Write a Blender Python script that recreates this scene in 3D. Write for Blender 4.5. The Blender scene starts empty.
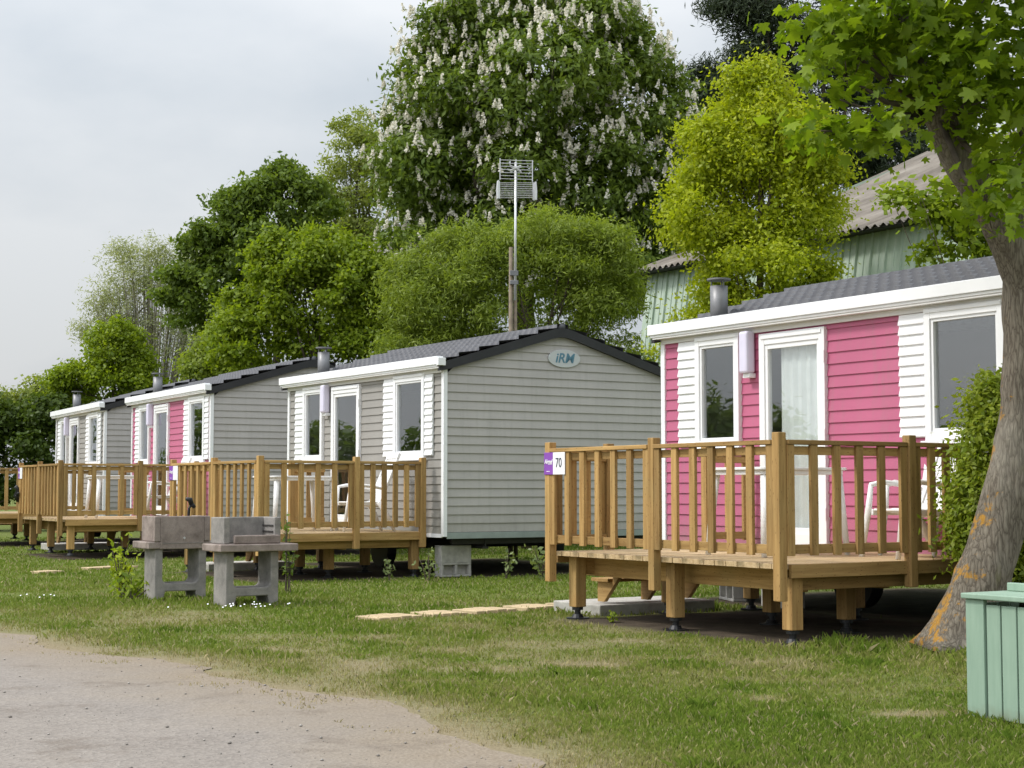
import bpy, bmesh, math, random
import numpy as np
from mathutils import Vector, Matrix

R = math.radians
scene = bpy.context.scene
COL = scene.collection

# ------------------------------------------------------------------ camera
cam_d = bpy.data.cameras.new("camera")
cam = bpy.data.objects.new("camera", cam_d)
COL.objects.link(cam)
cam.location = (0, 0, 1.25)
cam.rotation_euler = (R(90 + 3.797), 0, 0)
cam_d.sensor_width = 36
cam_d.lens = 36 * 1597 / 1024
cam_d.clip_end = 3000
scene.camera = cam

# ------------------------------------------------------------------ sun and sky
SUN_AZ = (-0.995, -0.10)         # towards the sun, in plan
SUN_EL = R(50)
world = bpy.data.worlds.new("World")
scene.world = world
world.use_nodes = True
nt = world.node_tree
nt.nodes.clear()
w_out = nt.nodes.new("ShaderNodeOutputWorld")
w_bg = nt.nodes.new("ShaderNodeBackground")
sky = nt.nodes.new("ShaderNodeTexSky")
sky.sky_type = 'NISHITA'
sky.sun_disc = False
sky.sun_elevation = SUN_EL
sky.sun_rotation = math.atan2(SUN_AZ[0], SUN_AZ[1])
sky.air_density = 1.2
sky.dust_density = 3.0
w_tc = nt.nodes.new("ShaderNodeTexCoord")
w_map = nt.nodes.new("ShaderNodeMapping")
w_map.inputs['Scale'].default_value = (1.3, 1.3, 2.6)
w_noise = nt.nodes.new("ShaderNodeTexNoise")
w_noise.inputs['Scale'].default_value = 1.9
w_noise.inputs['Detail'].default_value = 6
w_noise.inputs['Roughness'].default_value = 0.5
w_ramp = nt.nodes.new("ShaderNodeValToRGB")
w_ramp.color_ramp.elements[0].position = 0.36
w_ramp.color_ramp.elements[0].color = (5.2, 5.75, 6.3, 1)
w_ramp.color_ramp.elements[1].position = 0.60
w_ramp.color_ramp.elements[1].color = (7.8, 8.0, 8.2, 1)
w_mix = nt.nodes.new("ShaderNodeMixRGB")
w_mix.inputs['Fac'].default_value = 0.86
nt.links.new(w_tc.outputs['Generated'], w_map.inputs['Vector'])
nt.links.new(w_map.outputs['Vector'], w_noise.inputs['Vector'])
nt.links.new(w_noise.outputs['Fac'], w_ramp.inputs['Fac'])
nt.links.new(sky.outputs['Color'], w_mix.inputs['Color1'])
nt.links.new(w_ramp.outputs['Color'], w_mix.inputs['Color2'])
# overcast luminance: brighter towards the zenith and towards the veiled sun
w_sep = nt.nodes.new("ShaderNodeSeparateXYZ")
nt.links.new(w_tc.outputs['Generated'], w_sep.inputs[0])
def w_math(op, a, b=0.0, clamp=False):
    nd = nt.nodes.new("ShaderNodeMath"); nd.operation = op; nd.use_clamp = clamp
    for i, v in enumerate((a, b)):
        if isinstance(v, (int, float)): nd.inputs[i].default_value = v
        else: nt.links.new(v, nd.inputs[i])
    return nd.outputs[0]
w_z = w_math('MAXIMUM', w_sep.outputs['Z'], 0.0)
w_dot = nt.nodes.new("ShaderNodeVectorMath"); w_dot.operation = 'DOT_PRODUCT'
nt.links.new(w_tc.outputs['Generated'], w_dot.inputs[0]); w_dot.inputs[1].default_value = (-0.55, -0.62, 0.56)
w_glow = w_math('POWER', w_math('MAXIMUM', w_dot.outputs['Value'], 0.0), 2.0)
w_lum = w_math('ADD', w_math('ADD', 0.98, w_math('MULTIPLY', w_math('POWER', w_z, 1.35), 2.1)), w_math('MULTIPLY', w_glow, 1.3))
w_mul = nt.nodes.new("ShaderNodeVectorMath"); w_mul.operation = 'SCALE'
nt.links.new(w_mix.outputs['Color'], w_mul.inputs[0]); nt.links.new(w_lum, w_mul.inputs['Scale'])
nt.links.new(w_mul.outputs[0], w_bg.inputs['Color'])
w_bg.inputs['Strength'].default_value = 0.09
nt.links.new(w_bg.outputs['Background'], w_out.inputs['Surface'])

sun_d = bpy.data.lights.new("sun", 'SUN')
sun_d.energy = 2.4
sun_d.angle = R(9)
sun_d.color = (1.0, 0.965, 0.92)
sun = bpy.data.objects.new("sun", sun_d)
COL.objects.link(sun)
sdir = Vector((SUN_AZ[0] * math.cos(SUN_EL), SUN_AZ[1] * math.cos(SUN_EL), math.sin(SUN_EL)))
sun.rotation_euler = sdir.to_track_quat('Z', 'Y').to_euler()
sun.location = (-10, 5, 20)

scene.view_settings.view_transform = 'Standard'
scene.view_settings.look = 'None'
scene.view_settings.exposure = 0.03
scene.view_settings.gamma = 1.0
scene.view_settings.use_curve_mapping = False
scene.cycles.max_bounces = 8
scene.cycles.transparent_max_bounces = 16

# ------------------------------------------------------------------ material helpers
class NT:
    def __init__(self, name):
        self.m = bpy.data.materials.new(name)
        self.m.use_nodes = True
        self.t = self.m.node_tree
        self.t.nodes.clear()
        self.out = self.t.nodes.new("ShaderNodeOutputMaterial")
    def n(self, typ, **kw):
        nd = self.t.nodes.new(typ)
        for k, v in kw.items():
            setattr(nd, k, v)
        return nd
    def link(self, a, b):
        self.t.links.new(a, b)
    def coords(self, scale=(1, 1, 1), kind='Object'):
        tc = self.n("ShaderNodeTexCoord")
        mp = self.n("ShaderNodeMapping")
        mp.inputs['Scale'].default_value = scale
        self.link(tc.outputs[kind], mp.inputs['Vector'])
        return mp.outputs['Vector']
    def noise(self, vec, scale, detail=4, rough=0.55):
        nd = self.n("ShaderNodeTexNoise")
        nd.inputs['Scale'].default_value = scale
        nd.inputs['Detail'].default_value = detail
        nd.inputs['Roughness'].default_value = rough
        self.link(vec, nd.inputs['Vector'])
        return nd.outputs['Fac']
    def ramp(self, fac, stops):
        nd = self.n("ShaderNodeValToRGB")
        cr = nd.color_ramp
        while len(cr.elements) < len(stops):
            cr.elements.new(0.5)
        for e, (p, c) in zip(cr.elements, stops):
            e.position = p
            e.color = (c[0], c[1], c[2], 1) if not isinstance(c, (int, float)) else (c, c, c, 1)
        self.link(fac, nd.inputs['Fac'])
        return nd.outputs['Color']
    def mix(self, fac, a, b, blend='MIX'):
        nd = self.n("ShaderNodeMixRGB", blend_type=blend)
        for s, v in (('Fac', fac), ('Color1', a), ('Color2', b)):
            if isinstance(v, (int, float)):
                nd.inputs[s].default_value = v if s == 'Fac' else (v, v, v, 1)
            elif isinstance(v, tuple):
                nd.inputs[s].default_value = (v[0], v[1], v[2], 1)
            else:
                self.link(v, nd.inputs[s])
        return nd.outputs['Color']
    def math(self, op, a, b=0.0):
        nd = self.n("ShaderNodeMath", operation=op)
        for i, v in enumerate((a, b)):
            if isinstance(v, (int, float)):
                nd.inputs[i].default_value = v
            else:
                self.link(v, nd.inputs[i])
        return nd.outputs[0]
    def rnd(self):
        return self.n("ShaderNodeObjectInfo").outputs['Random']
    def attr(self, name):
        return self.n("ShaderNodeAttribute", attribute_name=name)
    def bump(self, h, strength=0.3, dist=0.01):
        nd = self.n("ShaderNodeBump")
        nd.inputs['Strength'].default_value = strength
        nd.inputs['Distance'].default_value = dist
        self.link(h, nd.inputs['Height'])
        return nd.outputs['Normal']
    def principled(self, color, rough=0.6, spec=0.4, normal=None, metallic=0.0):
        nd = self.n("ShaderNodeBsdfPrincipled")
        if isinstance(color, tuple):
            nd.inputs['Base Color'].default_value = (*color[:3], 1)
        else:
            self.link(color, nd.inputs['Base Color'])
        if isinstance(rough, (int, float)):
            nd.inputs['Roughness'].default_value = rough
        else:
            self.link(rough, nd.inputs['Roughness'])
        nd.inputs['Specular IOR Level'].default_value = spec
        nd.inputs['Metallic'].default_value = metallic
        if normal is not None:
            self.link(normal, nd.inputs['Normal'])
        self.link(nd.outputs['BSDF'], self.out.inputs['Surface'])
        return nd

def mat_plain(name, c, rough=0.5, var=0.12, scale=3.0, spec=0.4, metallic=0.0, bump=0.0, bscale=60):
    N = NT(name)
    v = N.coords()
    f = N.noise(v, scale, 5, 0.6)
    col = N.mix(N.ramp(f, [(0.3, 0.0), (0.7, 1.0)]), tuple(x * (1 - var) for x in c), tuple(min(1, x * (1 + var)) for x in c))
    nr = N.bump(N.noise(v, bscale, 3), bump, 0.004) if bump else None
    N.principled(col, rough, spec, nr, metallic)
    return N.m

def mat_wood(name, axis, dark=(0.235, 0.132, 0.043), light=(0.465, 0.295, 0.113)):
    N = NT(name)
    sc = [26, 26, 26]
    sc[axis] = 1.6
    v = N.coords(tuple(sc))
    # every board gets its own stretch of grain
    add = N.n("ShaderNodeVectorMath", operation='ADD')
    comb = N.n("ShaderNodeCombineXYZ")
    rr = N.math('MULTIPLY', N.rnd(), 57.0)
    for i in range(3):
        N.link(rr, comb.inputs[i])
    N.link(v, add.inputs[0]); N.link(comb.outputs[0], add.inputs[1])
    g = N.noise(add.outputs[0], 1.0, 5, 0.62)
    base = N.ramp(g, [(0.28, dark), (0.5, tuple((a + b) / 2 for a, b in zip(dark, light))), (0.72, light)])
    v2 = N.coords((1.3, 1.3, 1.3))
    w = N.noise(v2, 1.7, 3)
    base = N.mix(N.ramp(w, [(0.5, 0.0), (0.8, 0.4)]), base, (0.25, 0.20, 0.085))     # greenish tinge of treated pine
    kn = N.n("ShaderNodeTexVoronoi")
    sc2 = [9, 9, 9]; sc2[axis] = 3.2
    add2 = N.n("ShaderNodeVectorMath", operation='ADD')
    N.link(N.coords(tuple(sc2)), add2.inputs[0]); N.link(comb.outputs[0], add2.inputs[1])
    N.link(add2.outputs[0], kn.inputs['Vector'])
    base = N.mix(N.ramp(kn.outputs['Distance'], [(0.0, 0.9), (0.10, 0.65), (0.20, 0.0)]), base, (0.11, 0.052, 0.018))
    hs = N.n("ShaderNodeHueSaturation")
    N.link(base, hs.inputs['Color'])
    N.link(N.math('ADD', N.math('MULTIPLY', N.rnd(), 0.48), 0.76), hs.inputs['Value'])
    N.principled(hs.outputs['Color'], 0.68, 0.25, N.bump(g, 0.25, 0.003))
    return N.m

def mat_leaf(name, ca, cb, trans=0.42, gloss=0.018):
    N = NT(name)
    tint = N.attr('tint')
    col = N.mix(tint.outputs['Fac'], ca, cb)
    d = N.n("ShaderNodeBsdfDiffuse"); N.link(col, d.inputs['Color'])
    tcol = N.mix(1.0, col, (1.25, 1.25, 0.55), 'MULTIPLY')
    t = N.n("ShaderNodeBsdfTranslucent"); N.link(tcol, t.inputs['Color'])
    m1 = N.n("ShaderNodeMixShader"); m1.inputs[0].default_value = trans
    N.link(d.outputs[0], m1.inputs[1]); N.link(t.outputs[0], m1.inputs[2])
    g = N.n("ShaderNodeBsdfGlossy"); g.inputs['Roughness'].default_value = 0.45
    m2 = N.n("ShaderNodeMixShader"); m2.inputs[0].default_value = gloss
    N.link(m1.outputs[0], m2.inputs[1]); N.link(g.outputs[0], m2.inputs[2])
    N.link(m2.outputs[0], N.out.inputs['Surface'])
    return N.m

def mat_siding(name, c, grime=0.12):
    N = NT(name)
    v = N.coords((1, 1, 1))
    f = N.noise(v, 1.1, 5, 0.6)
    col = N.mix(N.ramp(f, [(0.35, 0.0), (0.7, 1.0)]), tuple(x * (1 - grime) for x in c), c)
    vs = N.coords((6, 6, 90))
    g = N.noise(vs, 1.0, 3)
    col = N.mix(N.ramp(g, [(0.3, 0.10), (0.7, 0.0)]), col, tuple(x * 0.7 for x in c))
    stk = N.noise(N.coords((5, 5, 0.35)), 2.2, 5, 0.65)
    col = N.mix(N.ramp(stk, [(0.5, 0.0), (0.78, 0.26)]), col, (0.20, 0.195, 0.165))
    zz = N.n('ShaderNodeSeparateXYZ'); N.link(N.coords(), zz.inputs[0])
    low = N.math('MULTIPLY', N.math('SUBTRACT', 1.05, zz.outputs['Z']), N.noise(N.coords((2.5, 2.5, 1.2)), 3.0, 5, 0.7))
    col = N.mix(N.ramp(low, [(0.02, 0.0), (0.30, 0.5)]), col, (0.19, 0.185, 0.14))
    N.principled(col, 0.48, 0.35, N.bump(N.noise(N.coords((3, 3, 40)), 3.0, 3), 0.12, 0.004))
    return N.m

M = {}
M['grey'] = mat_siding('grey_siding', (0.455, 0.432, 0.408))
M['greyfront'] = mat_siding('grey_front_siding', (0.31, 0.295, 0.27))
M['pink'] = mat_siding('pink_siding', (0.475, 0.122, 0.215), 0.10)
M['white'] = mat_plain('white_plastic_trim', (0.80, 0.805, 0.81), 0.38, 0.04, 2.0)
M['soffit'] = mat_plain('pale_soffit', (0.66, 0.65, 0.63), 0.5, 0.05, 2.0)
M['black_trim'] = mat_plain('charcoal_rake_trim', (0.022, 0.022, 0.024), 0.5, 0.2, 4)
M['skirt'] = mat_plain('grey_green_skirt', (0.25, 0.29, 0.27), 0.5, 0.15, 4)
M['steel'] = mat_plain('grey_flue_metal', (0.20, 0.20, 0.205), 0.45, 0.15, 6, metallic=0.3)
M['chassis'] = mat_plain('dark_chassis_steel', (0.035, 0.033, 0.03), 0.7, 0.3, 8)
M['concrete'] = mat_plain('pale_concrete', (0.40, 0.385, 0.35), 0.9, 0.22, 9, spec=0.15, bump=0.6, bscale=45)
M['jack'] = mat_plain('black_plastic_foot', (0.012, 0.012, 0.013), 0.45, 0.2, 9)
M['resin'] = mat_plain('white_resin', (0.80, 0.80, 0.79), 0.42, 0.04, 4)
M['lilac'] = mat_plain('lilac_lamp_plastic', (0.66, 0.63, 0.76), 0.4, 0.04, 4)
M['purple'] = mat_plain('purple_print', (0.24, 0.075, 0.40), 0.4, 0.05, 3)
M['signwhite'] = mat_plain('sign_white', (0.82, 0.81, 0.83), 0.4, 0.02, 3)
M['ink'] = mat_plain('dark_ink', (0.05, 0.055, 0.08), 0.5, 0.05, 3)
M['teal'] = mat_plain('teal_ink', (0.09, 0.21, 0.28), 0.5, 0.05, 3)
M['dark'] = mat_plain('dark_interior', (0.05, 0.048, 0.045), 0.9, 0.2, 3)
M['curtain'] = mat_plain('pale_curtain', (0.74, 0.78, 0.77), 0.9, 0.06, 8, spec=0.1)
M['wx'] = mat_wood('pine_grain_across', 0)
M['wy'] = mat_wood('pine_grain_along', 1)
M['wz'] = mat_wood('pine_grain_upright', 2)
M['wfloor'] = mat_wood('pine_floorboards', 0, (0.33, 0.225, 0.115), (0.52, 0.395, 0.235))
M['alu'] = mat_plain('aerial_aluminium', (0.68, 0.68, 0.68), 0.35, 0.08, 5, metallic=0.55)
M['greywood'] = mat_plain('weathered_pole_wood', (0.17, 0.135, 0.095), 0.85, 0.3, 9)

# green painted boards
def mk_paint():
    N = NT('green_paint')
    v = N.coords((8, 8, 1.2))
    f = N.noise(v, 3.0, 5, 0.6)
    col = N.mix(N.ramp(f, [(0.3, 0.0), (0.75, 1.0)]), (0.225, 0.325, 0.245), (0.28, 0.385, 0.295))
    chip = N.noise(N.coords((9, 9, 4)), 7.0, 4, 0.7)
    col = N.mix(N.ramp(chip, [(0.70, 0.0), (0.74, 0.6)]), col, (0.16, 0.17, 0.12))
    zz = N.n("ShaderNodeSeparateXYZ"); N.link(N.coords(), zz.inputs[0])
    splash = N.math('MULTIPLY', N.math('SUBTRACT', 0.14, zz.outputs['Z']), N.noise(N.coords(), 14, 4))
    col = N.mix(N.ramp(splash, [(0.02, 0.0), (0.07, 0.55)]), col, (0.15, 0.14, 0.08))
    N.principled(col, 0.55, 0.35, N.bump(f, 0.2, 0.004))
    return N.m
M['paint'] = mk_paint()

def mk_roof():
    N = NT('grey_tile_sheet')
    v = N.coords()
    f = N.noise(v, 2.0, 5, 0.65)
    col = N.mix(N.ramp(f, [(0.3, 0.0), (0.7, 1.0)]), (0.036, 0.037, 0.043), (0.070, 0.071, 0.080))
    sp = N.noise(v, 120, 2, 0.7)
    col = N.mix(N.ramp(sp, [(0.4, 0.0), (0.7, 0.5)]), col, (0.12, 0.12, 0.13))
    N.principled(col, 0.5, 0.45, N.bump(sp, 0.3, 0.004))
    return N.m
M['roof'] = mk_roof()

def mk_bbq():
    N = NT('rough_grey_concrete')
    v = N.coords()
    f = N.noise(v, 5, 6, 0.7)
    col = N.ramp(f, [(0.28, (0.15, 0.142, 0.133)), (0.5, (0.255, 0.24, 0.222)), (0.75, (0.36, 0.335, 0.305))])
    s = N.noise(v, 130, 2, 0.7)
    col = N.mix(N.ramp(s, [(0.5, 0.0), (0.72, 0.5)]), col, (0.13, 0.125, 0.12))
    N.principled(col, 0.95, 0.1, N.bump(s, 0.6, 0.005))
    return N.m
M['bbq'] = mk_bbq()
def mk_bbq2():
    N = NT('stained_firebox_concrete')
    v = N.coords()
    f = N.noise(v, 6, 6, 0.7)
    col = N.ramp(f, [(0.28, (0.15, 0.12, 0.105)), (0.5, (0.27, 0.222, 0.196)), (0.75, (0.38, 0.32, 0.285))])
    s = N.noise(v, 110, 2, 0.7)
    col = N.mix(N.ramp(s, [(0.5, 0.0), (0.72, 0.45)]), col, (0.15, 0.135, 0.125))
    N.principled(col, 0.95, 0.1, N.bump(s, 0.6, 0.005))
    return N.m
M['bbq2'] = mk_bbq2()

def mk_bark():
    N = NT('maple_bark')
    v = N.coords((16, 16, 2.6))
    vor = N.n("ShaderNodeTexVoronoi"); vor.feature = 'DISTANCE_TO_EDGE'
    vor.inputs['Scale'].default_value = 2.0
    wob = N.n("ShaderNodeVectorMath", operation='ADD')
    nz = N.n("ShaderNodeTexNoise"); nz.inputs['Scale'].default_value = 1.6; nz.inputs['Detail'].default_value = 5
    N.link(v, nz.inputs['Vector']); N.link(v, wob.inputs[0]); N.link(nz.outputs['Color'], wob.inputs[1])
    N.link(wob.outputs[0], vor.inputs['Vector'])
    crack = vor.outputs['Distance']
    col = N.ramp(crack, [(0.0, (0.085, 0.070, 0.053)), (0.10, (0.165, 0.142, 0.110)), (0.5, (0.25, 0.22, 0.172))])
    p = N.coords((1, 1, 1))
    fine = N.noise(N.coords((40, 40, 12)), 1.0, 4, 0.7)
    col = N.mix(N.ramp(fine, [(0.3, 0.45), (0.6, 0.0)]), col, (0.075, 0.063, 0.052))
    big = N.noise(p, 1.6, 3)
    col = N.mix(N.ramp(big, [(0.5, 0.0), (0.75, 0.45)]), col, (0.38, 0.355, 0.30))
    # orange lichen on the weather side (object space -x)
    geo = N.n("ShaderNodeNewGeometry")
    sx = N.n("ShaderNodeSeparateXYZ"); N.link(geo.outputs['Normal'], sx.inputs[0])
    side = N.math('MULTIPLY', sx.outputs['X'], -0.13)
    hz = N.n("ShaderNodeSeparateXYZ"); N.link(p, hz.inputs[0])
    low = N.math('MULTIPLY', N.math('SUBTRACT', 1.0, hz.outputs['Z']), 0.055)
    lic = N.math('ADD', N.math('ADD', N.noise(p, 5.5, 6, 0.72), side), low)
    col = N.mix(N.ramp(lic, [(0.645, 0.0), (0.71, 0.75)]), col, (0.40, 0.20, 0.018))
    moss = N.math('ADD', N.noise(N.coords((3, 3, 1.2)), 2.0, 4), N.math('MULTIPLY', sx.outputs['X'], 0.10))
    col = N.mix(N.ramp(moss, [(0.62, 0.0), (0.74, 0.5)]), col, (0.13, 0.13, 0.04))
    N.principled(col, 0.9, 0.12, N.bump(crack, 0.6, 0.02))
    return N.m
M['maple_bark'] = mk_bark()
M['bark'] = mat_plain('dull_bark', (0.10, 0.082, 0.062), 0.9, 0.35, 6, spec=0.1, bump=0.6, bscale=25)
M['palebark'] = mat_plain('pale_twig_bark', (0.24, 0.22, 0.17), 0.85, 0.25, 6, spec=0.1)

def mk_pane():
    N = NT('window_glass')
    tr = N.n("ShaderNodeBsdfTransparent"); tr.inputs[0].default_value = (0.95, 0.96, 0.955, 1)
    gl = N.n("ShaderNodeBsdfGlossy"); gl.inputs['Roughness'].default_value = 0.012
    gl.inputs['Color'].default_value = (0.95, 0.97, 1, 1)
    lw = N.n("ShaderNodeLayerWeight"); lw.inputs['Blend'].default_value = 0.5
    fac = N.math('ADD', N.math('MULTIPLY', N.math('POWER', lw.outputs['Facing'], 4.0), 0.7), 0.13)
    N.link(N.bump(N.noise(N.coords(), 1.2, 2), 0.04, 0.05), gl.inputs['Normal'])
    mx = N.n("ShaderNodeMixShader")
    N.link(fac, mx.inputs[0]); N.link(tr.outputs[0], mx.inputs[1]); N.link(gl.outputs[0], mx.inputs[2])
    N.link(mx.outputs[0], N.out.inputs['Surface'])
    return N.m
M['pane'] = mk_pane()

# ------------------------------------------------------------------ mesh helpers
class MB:
    def __init__(self):
        self.v = []; self.f = []
    def poly(self, pts):
        b = len(self.v)
        self.v += [tuple(p) for p in pts]
        self.f.append(tuple(range(b, b + len(pts))))
        return self
    def box(self, x0, x1, y0, y1, z0, z1, mat=None):
        b = len(self.v)
        pts = [(x0, y0, z0), (x1, y0, z0), (x1, y1, z0), (x0, y1, z0), (x0, y0, z1), (x1, y0, z1), (x1, y1, z1), (x0, y1, z1)]
        if mat is not None:
            pts = [tuple(mat @ Vector(p)) for p in pts]
        self.v += pts
        for q in ((0, 3, 2, 1), (4, 5, 6, 7), (0, 1, 5, 4), (1, 2, 6, 5), (2, 3, 7, 6), (3, 0, 4, 7)):
            self.f.append(tuple(b + i for i in q))
        return self
    def prism(self, pts2, axis, a0, a1):
        """extrude a 2D outline; axis 0: pts are (y,z); axis 1: (x,z); axis 2: (x,y)"""
        def mk(p, a):
            return (a, p[0], p[1]) if axis == 0 else ((p[0], a, p[1]) if axis == 1 else (p[0], p[1], a))
        b = len(self.v); n = len(pts2)
        self.v += [mk(p, a0) for p in pts2] + [mk(p, a1) for p in pts2]
        self.f.append(tuple(range(b, b + n))); self.f.append(tuple(range(b + 2 * n - 1, b + n - 1, -1)))
        for i in range(n):
            j = (i + 1) % n
            self.f.append((b + i, b + n + i, b + n + j, b + j))
        return self
    def tube(self, pts, rad, n=8, cap=True):
        pts = [Vector(p) for p in pts]
        if isinstance(rad, (int, float)):
            rad = [rad] * len(pts)
        b = len(self.v)
        up = Vector((0.13, 0.31, 0.94))
        for i, p in enumerate(pts):
            d = (pts[min(i + 1, len(pts) - 1)] - pts[max(i - 1, 0)]).normalized()
            u = d.cross(up)
            if u.length < 1e-3:
                u = d.cross(Vector((1, 0, 0)))
            u.normalize(); w = d.cross(u)
            for k in range(n):
                a = 2 * math.pi * k / n
                self.v.append(tuple(p + (u * math.cos(a) + w * math.sin(a)) * rad[i]))
        for i in range(len(pts) - 1):
            for k in range(n):
                k2 = (k + 1) % n
                self.f.append((b + i * n + k, b + i * n + k2, b + (i + 1) * n + k2, b + (i + 1) * n + k))
        if cap:
            self.f.append(tuple(b + k for k in range(n - 1, -1, -1)))
            e = b + (len(pts) - 1) * n
            self.f.append(tuple(e + k for k in range(n)))
        return self
    def build(self, name, mat, parent=None, bevel=0.0, smooth=False):
        me = bpy.data.meshes.new(name)
        me.from_pydata(self.v, [], self.f)
        bm = bmesh.new(); bm.from_mesh(me)
        bmesh.ops.recalc_face_normals(bm, faces=bm.faces)
        bm.to_mesh(me); bm.free()
        if smooth:
            me.polygons.foreach_set('use_smooth', [True] * len(me.polygons))
        me.materials.append(mat)
        o = bpy.data.objects.new(name, me)
        COL.objects.link(o)
        if parent:
            o.parent = parent
        if bevel:
            md = o.modifiers.new('bevel', 'BEVEL'); md.width = bevel; md.segments = 2; md.limit_method = 'ANGLE'
        return o

def np_mesh(name, V, F, mat, parent=None, attrs=None, smooth=False):
    """V (n,3); F list of (m,k) int arrays; attrs {name: per-vertex float array}"""
    me = bpy.data.meshes.new(name)
    V = np.ascontiguousarray(V, dtype=np.float32)
    if not isinstance(F, list):
        F = [F]
    me.vertices.add(len(V)); me.vertices.foreach_set('co', V.ravel())
    tot = np.concatenate([np.full(len(f), f.shape[1], dtype=np.int32) for f in F])
    idx = np.concatenate([f.ravel() for f in F]).astype(np.int32)
    me.loops.add(len(idx)); me.loops.foreach_set('vertex_index', idx)
    me.polygons.add(len(tot))
    st = np.zeros(len(tot), dtype=np.int32); st[1:] = np.cumsum(tot)[:-1]
    me.polygons.foreach_set('loop_start', st); me.polygons.foreach_set('loop_total', tot)
    if smooth:
        me.polygons.foreach_set('use_smooth', np.ones(len(tot), dtype=bool))
    me.update(calc_edges=True)
    for k, a in (attrs or {}).items():
        a = np.asarray(a, dtype=np.float32)
        if a.ndim == 1:
            at = me.attributes.new(k, 'FLOAT', 'POINT'); at.data.foreach_set('value', a)
        else:
            at = me.attributes.new(k, 'FLOAT_COLOR', 'POINT')
            c = np.ones((len(a), 4), dtype=np.float32); c[:, :a.shape[1]] = a
            at.data.foreach_set('color', c.ravel())
    me.materials.append(mat)
    o = bpy.data.objects.new(name, me)
    COL.objects.link(o)
    if parent:
        o.parent = parent
    return o

def tag(o, label=None, cat=None, group=None, kind=None):
    if label: o['label'] = label
    if cat: o['category'] = cat
    if group: o['group'] = group
    if kind: o['kind'] = kind
    return o

def thing(name, label, cat, loc=(0, 0, 0), rz=0.0, group=None):
    o = bpy.data.objects.new(name, None)
    o.empty_display_size = 0.2
    COL.objects.link(o)
    o.location = loc; o.rotation_euler = (0, 0, rz)
    return tag(o, label, cat, group)

def copy_tree(o, parent=None):
    c = o.copy(); COL.objects.link(c)
    if parent: c.parent = parent
    for ch in list(o.children):
        copy_tree(ch, c)
    return c

def recopy(o, label, loc, rz):
    c = copy_tree(o)
    c['label'] = label; c.location = loc; c.rotation_euler = (0, 0, rz)
    return c

def text_mesh(name, txt, size, mat, parent, M4, shear=0.0, extrude=0.0015, scale_x=1.0, spacing=1.0, bold=0.0):
    cu = bpy.data.curves.new(name, 'FONT')
    cu.body = txt; cu.size = size; cu.extrude = extrude; cu.shear = shear; cu.offset = bold
    cu.space_character = spacing
    cu.align_x = 'CENTER'; cu.align_y = 'CENTER'
    tmp = bpy.data.objects.new(name + '_tmp', cu)
    COL.objects.link(tmp)
    dg = bpy.context.evaluated_depsgraph_get()
    me = bpy.data.meshes.new_from_object(tmp.evaluated_get(dg))
    bpy.data.objects.remove(tmp); bpy.data.curves.remove(cu)
    me.transform(Matrix.Diagonal((scale_x, 1, 1, 1)))
    me.transform(M4)
    me.materials.clear(); me.materials.append(mat)
    me.name = name
    o = bpy.data.objects.new(name, me); COL.objects.link(o)
    o.parent = parent
    return o

# ------------------------------------------------------------------ value noise (numpy)
_nr = np.random.default_rng(11)
_tab = _nr.random((64, 64, 64)).astype(np.float32)
def vnoise3(p):
    p = np.asarray(p, dtype=np.float64)
    i = np.floor(p).astype(int); f = p - i
    f = f * f * (3 - 2 * f)
    def g(dx, dy, dz):
        return _tab[(i[:, 0] + dx) & 63, (i[:, 1] + dy) & 63, (i[:, 2] + dz) & 63]
    x, y, z = f[:, 0], f[:, 1], f[:, 2]
    a = g(0, 0, 0) * (1 - x) + g(1, 0, 0) * x; b = g(0, 1, 0) * (1 - x) + g(1, 1, 0) * x
    c = g(0, 0, 1) * (1 - x) + g(1, 0, 1) * x; d = g(0, 1, 1) * (1 - x) + g(1, 1, 1) * x
    return (a * (1 - y) + b * y) * (1 - z) + (c * (1 - y) + d * y) * z
def fnoise2(x, y, scale, oct=4, seed=0.0):
    s = 0; amp = 1; tot = 0
    for k in range(oct):
        q = np.stack([np.ravel(x) * scale * 2 ** k + 7.3 * k + seed, np.ravel(y) * scale * 2 ** k + 3.1 * k, np.full(np.size(x), 0.5 + k + seed)], 1)
        s = s + amp * vnoise3(q); tot += amp; amp *= 0.55
    return (s / tot).reshape(np.shape(x))

# ------------------------------------------------------------------ layout of the row of mobile homes
ROT = R(32.25)
def frame(ox, oy, a, oz=0.0):
    return dict(loc=(ox, oy, oz), rz=a)
A_ = R(32.25)
C2 = np.array([-0.965, 22.8])
S_ = np.array([-math.sin(A_), math.cos(A_)]); T_ = np.array([math.cos(A_), math.sin(A_)])
H1 = dict(loc=(C2[0] - 10.43 * S_[0], C2[1] - 10.43 * S_[1], 0), rz=A_)
H2 = dict(loc=(C2[0], C2[1], 0), rz=A_)
H3 = dict(loc=(-5.57, 29.6, 0.07), rz=R(28.8))
H4 = dict(loc=(-9.17, 36.0, 0.08), rz=R(27.2))
HOMES = [H1, H2, H3, H4]
def to_world(H, x, y, z=0.0):
    a = H['rz']; c, s = math.cos(a), math.sin(a)
    return (H['loc'][0] + c * x - s * y, H['loc'][1] + s * x + c * y, H['loc'][2] + z)
def to_local(H, X, Y):
    a = H['rz']; c, s = math.cos(a), math.sin(a)
    dx, dy = X - H['loc'][0], Y - H['loc'][1]
    return c * dx + s * dy, -s * dx + c * dy

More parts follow.
